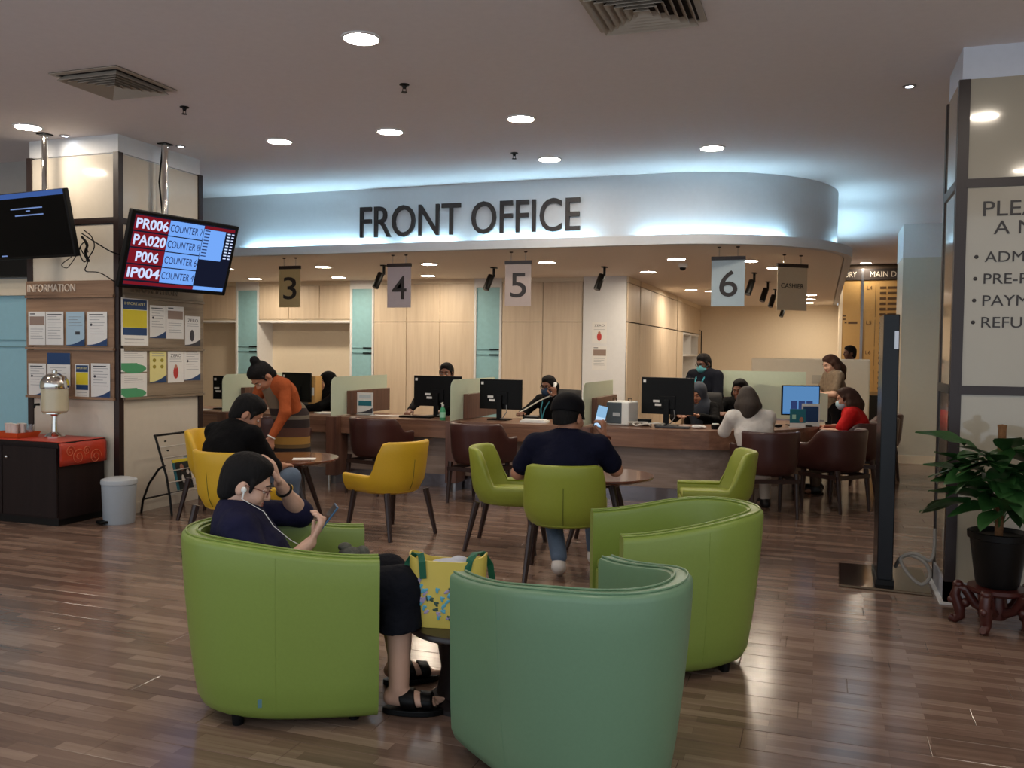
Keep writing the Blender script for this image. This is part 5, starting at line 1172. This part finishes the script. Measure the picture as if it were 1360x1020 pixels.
def hair_short(s, C, R, sc=1.0, front=.05, low=-.055):
    g = lambda x, y, z: C+R @ V(x, y, z)*sc; q = lambda r: tuple(np.array(r)*sc)
    s.ell(g(-.018, 0, .044), q((.103, .084, .092)), R, .02); s.ell(g(-.042, 0, .0), q((.074, .080, .086)), R, .02); s.cap(g(.03, .077, .03), g(.03, .078, -.012), .012*sc, .008*sc, .01); s.cap(g(.03, -.077, .03), g(.03, -.078, -.012), .012*sc, .008*sc, .01); s.cap(g(-.06, .025, -.062), g(-.06, -.025, -.062), .036*sc, .036*sc, .03); s.ell(g(.018, 0, .098), q((.062, .062, .032)), R, .03)
    s.ell(g(.118, 0, -.03), q((.092, .11, .110)), R, .010, sub=True)
    for y in (-1, 1): s.ell(g(.0, y*.088, -.022), q((.028, .026, .042)), R, .008, sub=True)
    s.half(g(-.05, 0, low-.02), R @ V(.35, 0, -1))
def person(label, loc, ang, J, sk, top, bottom, shoes, sleeve='short', hair='short', h=.0085, hsc=1.0, legs='long', fat=1.0, hairm=None, face=True, group=None, skirt=None, collar=None):
    t = thing('person', label, 'person', (loc[0], loc[1], 0), math.radians(ang), group); t['_sk'] = sk
    P, CH_, NK = V(*J['pel']), V(*J['che']), V(*J['nek']); HC = V(*J['head']); R = rot(*J.get('hd', (0, 0, 0)))
    tw = math.radians(J.get('twist', 0)); lat = V(-math.sin(tw), math.cos(tw), 0); lat = nrm(lat + V(0, 0, J.get('tilt', 0))); sp = nrm(NK-P); fwd = nrm(np.cross(lat, sp)); sw = J.get('sw', .185)
    pl_ = nrm(np.cross(sp, fwd)) if False else V(0, 1, 0)
    SH = NK - sp*.045
    sL, sR = V(*J['ls']) if 'ls' in J else SH+lat*sw, V(*J['rs']) if 'rs' in J else SH-lat*sw
    E = {'l': (sL, V(*J['le']), V(*J['lw'])), 'r': (sR, V(*J['re']), V(*J['rw']))}
    hipL, hipR = P+V(0, .095*fat, -.02), P-V(0, .095*fat, .02)
    if 'hips' in J: hv = nrm(V(*J['hips'])); hipL, hipR = P+hv*.095*fat, P-hv*.095*fat
    Lg = {'l': (hipL, V(*J['lk']), V(*J['la'])), 'r': (hipR, V(*J['rk']), V(*J['ra']))}
    b = Sdf(); f = fat
    def torso(s, pad):
        s.cap(P+sp*.0, P+sp*.12, .150*f+pad, .140*f+pad, .05, e=fwd, fl=.78); s.cap(P+sp*.12, CH_, .140*f+pad, .158*f+pad, .06, e=fwd, fl=.72); s.cap(CH_, SH-sp*.03, .158*f+pad, .120*f+pad, .06, e=fwd, fl=.66)
        s.cap(sL-lat*.02, sR+lat*.02, .058*f+pad, .058*f+pad, .06); s.cap(SH, NK+(HC-NK)*.1, .075+pad, .058+pad*.6, .04)
    torso(b, -.012)
    b.cap(NK-sp*.05, NK*.25+(HC+R @ V(-.02, 0, -.06))*.75, .060, .056, .025)
    head_prims(b, HC, R, hsc)
    for sd in 'lr':
        a, e_, w_ = E[sd]; b.chain([a, e_, w_], [.048*f, .040*f**.5, .026], .02); b.cap(e_, e_*.6+w_*.4, .040*f**.5, .038*f**.5, .02)
        hd = J.get(sd+'h', None); d = nrm(w_-e_); nn = V(0, 0, -1) if abs(d[2]) < .8 else V(1, 0, 0); side = V(0, -1, 0) if sd == 'l' else V(0, 1, 0); cu = .35
        if hd: d = V(*hd[0]) if hd[0] is not None else d; nn = V(*hd[1]); side = V(*hd[2]); cu = hd[3]
        hand(b, w_, d, nn, side, cu)
        hp, kn, an = Lg[sd]; b.chain([hp, kn, an+V(0, 0, 0)], [.075*f, .052, .036], .03); cv = kn*.65+an*.35+nrm(V(-1, 0, -.2))*.012; b.cap(kn*.85+an*.15, cv, .046, .050, .03).cap(cv, an, .05, .036, .03)
        fa = math.radians(J.get(sd+'f', 0)); fp = J.get(sd+'fp', 0); fd = V(math.cos(fa), math.sin(fa), fp); b.cap(an+V(0, 0, -.045)-fd*.035, an+V(0, 0, -.055)+fd*.06, .032, .033, .03).cap(an+V(0, 0, -.05)+fd*.06, an+V(0, 0, -.058)+fd*.115, .040, .044, .03, e=V(0, 0, 1), fl=.55)
        if J.get('toes'):
            ld = V(-math.sin(fa), math.cos(fa), 0)
            for i in range(5): b.cap(an+fd*.12+ld*(.034-.0175*i)*(1 if sd == 'r' else -1)+V(0, 0, -.062), an+fd*(.19-.012*i)+ld*(.036-.0185*i)*(1 if sd == 'r' else -1)+V(0, 0, -.068), .0095 if i else .013, .0085 if i else .012, .003)
    body = sdf_obj('body', b, SKIN[sk], t, h)
    # upper garment
    s = Sdf(); torso(s, .010)
    for sd in 'lr':
        a, e_, w_ = E[sd]
        if sleeve == 'short': s.chain([a, a*.3+e_*.7], [.062*f, .062*f], .03)
        elif sleeve == 'elbow': s.chain([a, e_, e_*.9+w_*.1], [.064*f, .056*f, .056*f], .03)
        elif sleeve == 'long': s.chain([a, e_, e_*.08+w_*.92], [.062*f, .054*f, .038], .03)
    s.cap(NK+sp*.012+fwd*.012, HC, .066, .075, .012, sub=True)
    if J.get('hem'): s.cap(P-sp*.06, P, .165*f, .160*f, .05, e=fwd, fl=.85)
    sdf_obj('shirt', s, top, t, h)
    # lower garment
    s = Sdf(); s.cap(P-V(0, 0, .02), P+sp*.06, .150*f, .146*f, .05, e=fwd, fl=.8)
    for sd in 'lr':
        hp, kn, an = Lg[sd]
        if legs == 'long': s.chain([hp, kn, an+V(0, 0, .03)], [.092*f, .070, .056], .04)
        elif legs == 'crop': s.chain([hp, kn, kn*.45+an*.55], [.10*f, .084, .098], .04)
        elif legs == 'short': s.chain([hp, kn*.9+hp*.1], [.098*f, .08], .04)
    if legs == 'crop': s.half((0, 0, Lg['r'][1][2]*.55+Lg['r'][2][2]*.45), (.12, 0, -1))
    if skirt: s.cap(P, P+V(*skirt[0]), .17*f, skirt[1], .06)
    sdf_obj('skirt' if skirt else 'trousers', s, bottom, t, h)
    # shoes
    for sd in 'lr':
        an = Lg[sd][2]; fa = math.radians(J.get(sd+'f', 0)); fp = J.get(sd+'fp', 0); fd = V(math.cos(fa), math.sin(fa), fp)
        if shoes is not None:
            s = Sdf(); s.cap(an+V(0, 0, -.045)-fd*.04, an+V(0, 0, -.05)+fd*.145, .043, .038, .03); s.cap(an+V(0, 0, -.04), an+V(0, 0, .01), .045, .045, .03); 
            if fp == 0: s.half(an+V(0, 0, -.084), V(0, 0, -1))
            sdf_obj('shoe', s, shoes, t, h)
    # hair
    hm = hairm or M_HAIR; g = lambda x, y, z: HC+R @ V(x, y, z)*hsc; q = lambda r: tuple(np.array(r)*hsc)
    s = Sdf()
    if hair in ('short', 'bun', 'long', 'bob', 'pony'):
        hair_short(s, HC, R, hsc, low=-.072 if hair == 'short' else -.11)
        if hair == 'bun': s.ell(g(-.075, 0, .135), q((.04, .04, .042)), R, .02)
        if hair == 'pony': s.chain([g(-.10, 0, .02), g(-.135, 0, -.03), g(-.12, -.01, -.14), g(-.11, -.02, -.22)], [.05*hsc, .055, .05, .025], .03)
        if hair == 'long':
            for y in (-1, 1): s.chain([g(-.02, y*.075, .03), g(-.03, y*.088, -.06), g(0.0, y*.098, -.16), g(.02, y*.095, -.24)], [.032, .036, .038, .022], .03)
            s.chain([g(-.07, 0, 0), g(-.10, 0, -.12), g(-.10, 0, -.24)], [.075, .085, .05], .04)
        if hair == 'bob':
            for y in (-1, 1): s.chain([g(-.03, y*.075, .02), g(-.035, y*.088, -.06), g(-.02, y*.085, -.125)], [.032, .040, .035], .03)
            s.chain([g(-.07, 0, .0), g(-.085, 0, -.08), g(-.085, .02, -.15)], [.08, .088, .06], .04)
        if hair in ('long', 'bob', 'pony', 'bun'): s.p = [p for p in s.p if p[0] != 'h']
        sdf_obj('hair', s, hm, t, h*.8)
    elif hair == 'cap':
        hair_short(s, HC, R, hsc, low=-.02); sdf_obj('hair', s, hm, t, h*.9)
        c = Sdf(); c.ell(g(-.014, 0, .062), q((.114, .096, .090)), R, .02); c.ell(g(-.05, 0, .03), q((.076, .088, .07)), R, .02); c.half(g(0, 0, .018), R @ V(-.10, 0, -1)); cp = sdf_obj('cap', c, J['capm'], t, h*.7)
        rows = []
        for i in range(6):
            s_ = i/5; rows.append([tuple(g(.085+.075*s_*(1-.5*(k/6)**2)-.045*(k/6)**2, .082*k/6*(1-.15*s_), .028-.02*s_-.012*(k/6)**2)) for k in range(-6, 7)])
        o = MB().grid(rows).build('brim', J['capm'], t, smooth=True); so = o.modifiers.new('thick', 'SOLIDIFY'); so.thickness = .006
    elif hair == 'hijab':
        s.ell(g(-.015, 0, .035), q((.115, .096, .108)), R, .03); s.ell(g(-.0, 0, -.05), q((.092, .088, .10)), R, .05); s.chain([g(-.02, 0, -.10), NK-sp*.08], [.09, .125], .06); s.cap(sL*.75+sR*.25-sp*.02, sR*.75+sL*.25-sp*.02, .10, .10, .07); s.cap(NK+fwd*.05-sp*.05, NK+fwd*.09-sp*.22, .10, .08, .06)
        s.ell(g(.115, 0, -.015), q((.07, .062, .088)), R, .015, sub=True); sdf_obj('headscarf', s, J['scarf'], t, h)
    if face: face_bits(t, HC, R, hsc, lips=not J.get('mask'), eyes=True)
    if J.get('mask'):
        m = Sdf(); m.ell(g(.055, 0, -.052), q((.062, .068, .06)), R, .02); m.ell(g(.095, 0, -.035), q((.025, .03, .035)), R, .02); m.half(g(.02, 0, 0), R @ V(-1, 0, 0)); m.half(g(0, 0, .0), R @ V(-.25, 0, 1)); sdf_obj('face_mask', m, J['mask'], t, h*.7)
        for y in (-1, 1): MB().tube([tuple(g(.03, y*.070, -.03)), tuple(g(-.02, y*.086, -.005))], .0025, 5).build('mask_loop', J['mask'], t)
    if J.get('glasses'):
        for y in (-1, 1):
            MB().tube([tuple(g(.105-.004*abs(math.cos(a)), y*.034+.024*math.cos(a), .004+.017*math.sin(a))) for a in np.linspace(0, 2*PI, 20)[:-1]], .0022, 6, closed=True).build('glasses_rim', J['glasses'], t, smooth=True)
            MB().tube([tuple(g(.103, y*.058, .010)), tuple(g(.05, y*.078, .010)), tuple(g(-.015, y*.082, .006))], .0022, 6).build('glasses_arm', J['glasses'], t, smooth=True)
        MB().tube([tuple(g(.106, .012, .008)), tuple(g(.112, 0, .011)), tuple(g(.106, -.012, .008))], .002, 6).build('glasses_bridge', J['glasses'], t, smooth=True)
    del t['_sk']
    return t, dict(R=R, HC=HC, g=g, E=E, SH=SH, NK=NK, sp=sp, fwd=fwd, lat=lat, Lg=Lg)
M_NAVY = mat('navy_cotton', (28, 28, 54), .85, spec=.15, noise=.12, scale=9, bump=.8, bdist=.03); M_BLK = mat('black_cotton', (11, 11, 13), .85, spec=.12, noise=.12, scale=9, bump=.8, bdist=.03); M_DKP = mat('black_trousers', (14, 14, 18), .85, spec=.12); M_JEAN = mat('denim', (84, 100, 122), .85, noise=.15, scale=60)
M_ORANGE = mat('orange_knit', (160, 80, 44), .9, spec=.15, noise=.15, scale=10, bump=.8, bdist=.025); M_WBL = mat('white_blouse', (214, 208, 202), .85, noise=.05, scale=9, bump=.8, bdist=.025); M_RED = mat('red_cotton', (186, 26, 26), .8, spec=.15, noise=.08, scale=9, bump=.8, bdist=.025)
M_SHOE = mat('dark_shoe', (30, 26, 26), .5); M_SNK = mat('pale_sneaker', (206, 200, 196), .6); M_TEAL = mat('surgical_teal', (104, 186, 196), .7); M_BMASK = mat('navy_mask', (44, 70, 100), .7); M_SKYM = mat('sky_mask', (170, 200, 214), .7)
M_LANY = mat('lanyard_teal', (60, 150, 168), .6); M_PAT = mat('patterned_top', (120, 104, 86), .8, noise=.6, scale=28)
def stripe_mat():
    m = bpy.data.materials.new('striped_knit'); m.use_nodes = True; nt = m.node_tree; b = nt.nodes['Principled BSDF']; b.inputs['Roughness'].default_value = .9
    tc = nt.nodes.new('ShaderNodeTexCoord'); sp = nt.nodes.new('ShaderNodeSeparateXYZ'); rp = nt.nodes.new('ShaderNodeValToRGB'); rp.color_ramp.interpolation = 'CONSTANT'
    nt.links.new(tc.outputs['Object'], sp.inputs[0]); nt.links.new(sp.outputs['Z'], rp.inputs[0]); e = rp.color_ramp.elements
    e[0].color = (*lin((26, 20, 20)), 1); e[1].position = .62; e[1].color = (*lin((150, 112, 48)), 1)
    for pos, c in ((.585, (96, 74, 40)), (.69, (84, 52, 40)), (.78, (38, 26, 26)), (.86, (104, 96, 84)), (.90, (40, 28, 28)), (.97, (110, 96, 80))):
        k = e.new(pos); k.color = (*lin(c), 1)
    nt.links.new(rp.outputs[0], b.inputs['Base Color']); return m
M_STRIPE = stripe_mat()
def seated(**kw):
    J = dict(pel=(-.06, 0, .56), che=(-.02, 0, .82), nek=(.02, 0, 1.0), head=(.06, 0, 1.12), hd=(0, 8, 0), le=(.12, .27, .78), lw=(.36, .14, .80), re=(.12, -.27, .78), rw=(.36, -.14, .80), lk=(.40, .11, .54), la=(.38, .12, .085), rk=(.40, -.11, .54), ra=(.38, -.12, .085)); J.update(kw); return J
# 1 -- person in navy in the left tub chair
t, K = person('person in a navy shirt reading a phone in the left tub chair', (-1.885, 3.515), 34,
    dict(pel=(-.43, -.02, .555), che=(-.545, -.01, .715), nek=(-.58, 0, .85), head=(-.535, 0, .965), hd=(-4, 24, 0), sw=.18, le=(-.30, .285, .775), lw=(-.395, .115, .945), re=(-.44, -.25, .60), rw=(-.27, -.175, .735),
         lh=((-.32, -.25, .9), (-.9, -.1, -.3), (0, -1, .2), .25), rh=((.45, .18, .75), (-.75, .2, .5), (-.2, .9, .2), .75),
         lk=(.09, .08, .52), la=(.14, .10, .11), rk=(.115, -.20, .535), ra=(.10, -.235, .112), rf=-16, lf=5, toes=True, glasses=mat('glasses_red', (92, 34, 30), .3)),
    'light', M_NAVY, mat('black_crop_pants', (17, 19, 27), .85, spec=.15, noise=.1, scale=10, bump=.9, bdist=.03), None, 'elbow', 'short', h=.006, hsc=1.0, legs='crop', fat=1.02)
g = K['g']
MB().ell(tuple(g(.004, -.086, -.012)), (.012, .008, .014)).tube([tuple(g(.008, -.088, -.018)), tuple(g(.014, -.088, -.05))], .004, 6).build('earbud', M_WHITEP, t, smooth=True)
MB().tube([tuple(g(.014, -.088, -.05)), (-.46, -.10, .86), (-.42, -.115, .80), (-.35, -.13, .74), (-.28, -.14, .70)], .0016, 6).build('earphone_wire', M_WHITEP, t, smooth=True)
wv = K['E']['l']; w0, e0 = wv[2], wv[1]; d = nrm(w0-e0); c = w0*.80+e0*.20; u = nrm(np.cross(d, V(0, 0, 1))); v = np.cross(d, u)
MB().tube([tuple(c+(u*math.cos(a)+v*math.sin(a))*.034) for a in np.linspace(0, 2*PI, 22)[:-1]], .006, 6, closed=True).build('bracelet', M_BLACK, t, smooth=True)
for sd in 'rl':
    an = K['Lg'][sd][2]; fa = math.radians(-16 if sd == 'r' else 5); fd = V(math.cos(fa), math.sin(fa), 0); ld = V(-math.sin(fa), math.cos(fa), 0); cx = an+fd*.065; 
    ring = []
    for k in range(30):
        th = 2*PI*k/30; ring.append((cx+fd*.135*math.cos(th)+ld*(.053+.006*math.cos(th))*math.sin(th)))
    so = MB().sweep([[(p[0], p[1], z) for p in ring] for z in (0.001, .026)]).build('sandal', M_BLACK, t, bevel=.004)
    for f0, f1 in ((-.005, .062), (.088, .135)):
        q = Sdf(); q.cap(an+V(0, 0, -.045)-fd*.035, an+V(0, 0, -.055)+fd*.06, .042, .043, .03).cap(an+V(0, 0, -.05)+fd*.06, an+V(0, 0, -.056)+fd*.125, .052, .055, .03, e=V(0, 0, 1), fl=.62)
        q.half(an+fd*f1, fd+V(0, 0, .25)).half(an+fd*f0, -fd-V(0, 0, .25)).half(an+V(0, 0, -.108), V(0, 0, -1)); sdf_obj('strap', q, M_BLACK, so, .005)
    MB().cbox((an+fd*.03-ld*.0455)[:2].tolist()+[.066], (.02, .003, .014), Matrix.Rotation(fa, 3, 'Z')).build('buckle_mark', M_WHITEP, so)
ph = thing('smartphone', 'blue cased smartphone in the hand of the person in navy', 'phone'); 
Mc = Matrix.Translation((-1.885, 3.515, 0)) @ Matrix.Rotation(math.radians(34), 4, 'Z'); ph.matrix_world = Mc @ Matrix.Translation((-.205, -.142, .825)) @ Matrix.Rotation(math.radians(38), 4, 'Y') @ Matrix.Rotation(math.radians(8), 4, 'Z')
MB().box(-.004, .004, -.037, .037, -.075, .075).build('case', mat('phone_blue', (40, 84, 118), .35), ph, bevel=.003); MB().box(-.0048, -.004, -.034, .034, -.07, .07).build('screen', mat('phone_dark', (14, 18, 24), .1), ph)
fz = tag(MB().ell((0, 0, 0), (.05, .04, .03), 14, 8).ell((.055, .01, .0), (.032, .032, .03), 12, 8).ell((-.02, .02, .025), (.03, .03, .02), 12, 8).build('fuzzy_bundle', mat('grey_fuzz', (92, 92, 84), 1, noise=.5, scale=80, bump=.8), smooth=True), 'grey fuzzy bundle on the lap of the person in navy', 'bundle'); fz.matrix_world = Mc @ Matrix.Translation((-.10, -.10, .665))
# 2 -- bowed man in black
B2 = cam2w(-2.09, 6.62)
person('person in black bowing forward in the yellow armchair', B2, 80, seated(pel=(-.10, 0, .57), che=(-.07, -.01, .79), nek=(.0, -.02, .955), head=(.10, -.05, 1.055), hd=(-42, 38, 0), sw=.20, le=(.12, .27, .66), lw=(.33, .14, .64), re=(.16, -.25, .66), rw=(.37, -.16, .64), rk=(.42, -.19, .545), ra=(.40, -.2, .085)), 'tan', M_BLK, M_JEAN, M_SHOE, 'elbow', 'short', h=.007, fat=1.08, hsc=1.12)
# 3 -- woman in orange bending over the table
t, K = person('person in an orange cardigan bending over the round table', cam2w(-2.17, 8.72), 253,
    dict(pel=(0, 0, .88), che=(.13, 0, 1.12), nek=(.25, 0, 1.235), head=(.355, 0, 1.285), hd=(-8, 58, 0), sw=.165, le=(.27, .23, .945), lw=(.38, .17, .72), re=(.30, -.22, .96), rw=(.44, -.12, .80), lh=((.15, -.05, -1), (-.3, -1, 0), (1, 0, 0), .3),
         lk=(.01, .09, .47), la=(-.02, .10, .085), rk=(.01, -.09, .47), ra=(-.02, -.10, .085)), 'tan', M_ORANGE, M_STRIPE, M_SHOE, 'long', 'bun', h=.0075, skirt=((0, 0, -.36), .19), fat=.98, hsc=1.1)
s = Sdf(); s.cap(K['NK']+K['fwd']*.055-K['sp']*.05, V(.08, 0, .98)+K['fwd']*.07, .075, .09, .04).cap(V(.08, 0, .98)+K['fwd']*.07, V(.02, 0, .88)+K['fwd']*.03, .09, .13, .04); sdf_obj('dress_front', s, M_STRIPE, t, .009)
w0, e0 = K['E']['l'][2], K['E']['l'][1]; d = nrm(w0-e0); u = nrm(np.cross(d, V(0, 1, 0))); v = np.cross(d, u); MB().tube([tuple(w0+d*.004+(u*math.cos(a)+v*math.sin(a))*.034) for a in np.linspace(0, 2*PI, 20)[:-1]], .007, 6, closed=True).build('bracelet', M_WHITEP, t, smooth=True)
# 4 -- black headscarf at counter 3
P4 = cam2w(-2.32, 11.35)
person('person in a black headscarf seated behind counter 3', P4, 232, seated(head=(.05, 0, 1.13), hd=(6, 6, 0), scarf=M_BLK, le=(.24, .22, .83), lw=(.46, .12, .805), re=(.26, -.20, .83), rw=(.56, -.12, .805)), 'light', M_BLK, M_DKP, M_SHOE, 'long', 'hijab', h=.008)
office_chair('black office chair under the person in the black headscarf', P4[0]+.06, P4[1]+.04, 232)
# 5 -- man at counter 4
P5 = (-4.47, 10.30)
person('person with short hair half hidden behind the monitor at counter 4', P5, 268, seated(pel=(-.06, 0, .60), che=(-.03, 0, .90), nek=(.0, 0, 1.10), head=(.03, .02, 1.265), hd=(6, 6, 0), sw=.20, le=(.20, .28, .90), lw=(.42, .16, .825), re=(.22, -.30, .90), rw=(.52, -.24, .815), lk=(.40, .11, .58), rk=(.40, -.11, .58)), 'brown', M_DKP, M_DKP, M_SHOE, 'long', 'short', h=.008)
office_chair('black office chair behind the monitor at counter 4', P5[0], P5[1]+.08, 268)
# 6 -- woman on the telephone at counter 5
P6 = cam2w(.49, 10.9)
t, K = person('person in a navy mask holding a white telephone handset at counter 5', P6, 246, seated(head=(.06, 0, 1.13), hd=(8, 10, 0), mask=M_BMASK, le=(.12, .27, .84), lw=(.12, .155, 1.01), lh=((.05, -.15, 1), (-.2, -1, 0), (1, 0, 0), .9), re=(.2, -.26, .80), rw=(.42, -.12, .81), glasses=M_BLACKM), 'brown', M_BLK, M_DKP, M_SHOE, 'long', 'pony', h=.0075)
for y in (-1, 1): MB().tube([tuple(K['NK']+K['fwd']*.07+V(0, y*.06, -.02)), tuple(K['NK']+K['fwd']*.145+V(0, y*.03, -.12)), tuple(K['NK']+K['fwd']*.16+V(0, 0, -.25))], .008, 6).build('lanyard', M_LANY, t, smooth=True)
hs = thing('telephone_handset', 'white telephone handset held to the ear behind counter 5', 'telephone', (0, 0, 0)); hs.matrix_world = Matrix.Translation((*P6, 0)) @ Matrix.Rotation(math.radians(246), 4, 'Z')
MB().tube([(.055, .105, 1.165), (.085, .125, 1.15), (.115, .135, 1.10), (.13, .125, 1.05), (.125, .10, 1.02)], [.024, .018, .015, .018, .024], 10).build('handset', M_WHITEP, hs, smooth=True)
MB().tube([(.13, .12, 1.03), (.25, .02, .96), (.38, -.08, .86), (.50, -.13, .80)], .008, 8).build('cord', mat('white_cable', (214, 210, 200), .5), hs, smooth=True)
office_chair('black office chair under the person with the telephone handset', P6[0]+.02, P6[1]+.05, 246)
# 7 -- man in the cap
t, K = person('person in a navy shirt and black cap holding up a bright phone', G2, 103,
    seated(pel=(-.08, 0, .565), che=(-.09, 0, .78), nek=(-.05, -.01, .955), head=(.005, -.015, 1.10), hd=(-28, 10, -4), sw=.225, le=(.04, .335, .70), lw=(.26, .2, .66), re=(.05, -.345, .74), rw=(.17, -.265, .955), rh=((.02, .12, 1), (.3, .9, 0), (-1, .2, 0), .8), lk=(.34, .14, .52), la=(-.16, .03, .135), lfp=-.35, rk=(.42, -.17, .545), ra=(.40, -.2, .085), capm=mat('cap_black', (11, 11, 16), .8, spec=.15)), 'tan', mat('navy_tee', (17, 19, 38), .85, spec=.12, noise=.12, scale=8, bump=.8, bdist=.03), M_JEAN, M_SNK, 'short', 'cap', h=.0065, fat=1.22, hsc=1.15)
w0, e0 = K['E']['r'][2], K['E']['r'][1]; d = nrm(w0-e0); u = nrm(np.cross(d, V(0, 1, 0))); v = np.cross(d, u); MB().tube([tuple(w0-d*.02+(u*math.cos(a)+v*math.sin(a))*.033) for a in np.linspace(0, 2*PI, 20)[:-1]], .009, 6, closed=True).build('bracelet', mat('bracelet_brown', (110, 54, 36), .5), t, smooth=True)
ph = thing('smartphone', 'smartphone with a bright screen held up by the person in the cap', 'phone'); ph.matrix_world = Matrix.Translation((*G2, 0)) @ Matrix.Rotation(math.radians(103), 4, 'Z') @ Matrix.Translation((.205, -.235, 1.095)) @ Matrix.Rotation(math.radians(14), 4, 'X') @ Matrix.Rotation(math.radians(12), 4, 'Z') @ Matrix.Rotation(math.radians(10), 4, 'Y')
MB().box(-.004, .004, -.038, .038, -.08, .08).build('case', M_BLACK, ph, bevel=.003); MB().box(-.0048, -.004, -.035, .035, -.076, .076).build('screen', glow('phone_screen', (.28, .50, .74), .45), ph); MB().box(-.0052, -.0048, -.034, .034, -.07, -.005).build('screen_panel', glow('phone_panel', (.5, .70, .92), .48), ph)
# 8 -- masked staff standing
P8 = cam2w(2.50, 11.45)
t, K = person('person in navy uniform and teal mask standing behind counter 6', P8, 243, dict(pel=(0, 0, .86), che=(.0, 0, 1.11), nek=(.01, 0, 1.315), head=(.045, 0, 1.425), hd=(-6, 16, 0), sw=.19, le=(.10, .26, 1.0), lw=(.28, .08, 1.05), re=(.12, -.25, 1.0), rw=(.28, -.05, 1.02), lk=(.01, .1, .46), la=(-.02, .1, .085), rk=(.01, -.1, .46), ra=(-.02, -.1, .085), mask=M_TEAL, glasses=M_BLACKM), 'dark', mat('navy_uniform', (17, 20, 30), .8, spec=.12), M_DKP, M_SHOE, 'elbow', 'short', h=.0075, hsc=.96, fat=1.15)
for y in (-1, 1): MB().tube([tuple(K['NK']+K['fwd']*.06+V(0, y*.07, -.0)), tuple(K['NK']+K['fwd']*.155+V(0, y*.05, -.14)), tuple(K['NK']+K['fwd']*.175+V(0, 0, -.32))], .009, 6).build('lanyard', M_LANY, t, smooth=True)
# 9, 10 -- seated staff at counter 6
P9 = cam2w(2.24, 10.55)
t, K = person('person in a dark grey headscarf seated behind the wide monitor', P9, 262, seated(head=(.06, 0, 1.08), nek=(.02, 0, .96), che=(-.02, 0, .79), pel=(-.06, 0, .55), hd=(-10, 22, 0), scarf=mat('slate_scarf', (58, 64, 76), .85), le=(.20, .24, .78), lw=(.40, .10, .84), re=(.2, -.24, .8), rw=(.42, -.12, .83)), 'tan', M_BLK, M_DKP, M_SHOE, 'long', 'hijab', h=.0085)
office_chair('black office chair under the person in the grey headscarf', P9[0], P9[1]+.05, 262)
P10 = cam2w(2.80, 10.80)
person('person with black hair seated behind the one in the white blouse', P10, 250, seated(head=(.04, 0, 1.12), nek=(.01, 0, 1.0), hd=(0, 14, 0), le=(.2, .24, .8), lw=(.40, .08, .84), re=(.2, -.24, .8), rw=(.42, -.08, .84)), 'brown', M_BLK, M_DKP, M_SHOE, 'long', 'bob', h=.0085)
office_chair('black office chair with curved back right of the person in the white blouse', P10[0]+.10, P10[1]+.04, 265)
# 11 -- white blouse
t, K = person('person in a white blouse with shoulder length hair at the curved counter', (-.47, 8.92), 112, seated(pel=(-.05, .10, .57), che=(-.01, .14, .81), nek=(.04, .17, .985), head=(.08, .185, 1.105), hd=(-4, 12, 0), le=(.15, .385, .79), lw=(.38, .28, .815), re=(.17, -.05, .78), rw=(.38, .06, .815), hem=True), 'light', M_WBL, mat('pale_trousers', (196, 184, 170), .8), M_SHOE, 'elbow', 'bob', h=.0075, hairm=M_HAIRG, fat=1.02)
MB().tube([(-.05+.15*math.cos(a), .105+.185*math.sin(a), .66+.012*math.cos(a)) for a in np.linspace(0, 2*PI, 30)[:-1]], .014, 8, closed=True).build('waist_strap', M_BLACK, t, smooth=True)
# 12 -- woman in red
person('person in a red top and pale mask seated at the right end of the counter', (.36, 10.55), 176, seated(pel=(-.06, 0, .55), che=(-.02, 0, .79), nek=(.03, 0, .945), head=(.08, 0, 1.065), hd=(4, 10, 0), mask=M_SKYM, le=(.14, .25, .70), lw=(.32, .10, .72), re=(.14, -.25, .72), rw=(.32, -.08, .74)), 'tan', M_RED, mat('brown_trousers', (92, 76, 64), .8), M_SHOE, 'short', 'bob', h=.0075, hairm=M_HAIRB, fat=1.14)
# 13 -- standing woman with long hair
person('person with long brown hair and patterned top standing at the counter end', (.20, 12.95), 205, dict(pel=(0, 0, .88), che=(.01, 0, 1.12), nek=(.04, 0, 1.32), head=(.08, 0, 1.43), hd=(8, 24, 0), sw=.175, le=(.12, .22, 1.03), lw=(.32, .08, 1.02), re=(.12, -.22, 1.03), rw=(.32, -.06, 1.0), lk=(.01, .09, .47), la=(-.02, .09, .085), rk=(.01, -.09, .47), ra=(-.02, -.09, .085)), 'light', M_PAT, M_DKP, M_SHOE, 'short', 'long', h=.008, hairm=M_HAIRB)
# 14 -- man far behind the partition
person('person far off in the lobby, only the head above the white partition', (.52, 16.6), 200, dict(pel=(0, 0, .95), che=(0, 0, 1.22), nek=(.02, 0, 1.44), head=(.05, 0, 1.60), hd=(0, 5, 0), sw=.2, le=(.03, .26, 1.12), lw=(.15, .25, .9), re=(.03, -.26, 1.12), rw=(.15, -.25, .9), lk=(.01, .1, .5), la=(-.02, .1, .085), rk=(.01, -.1, .5), ra=(-.02, -.1, .085)), 'dark', mat('brown_jacket', (70, 52, 44), .8), M_DKP, M_SHOE, 'long', 'short', h=.01, face=False)
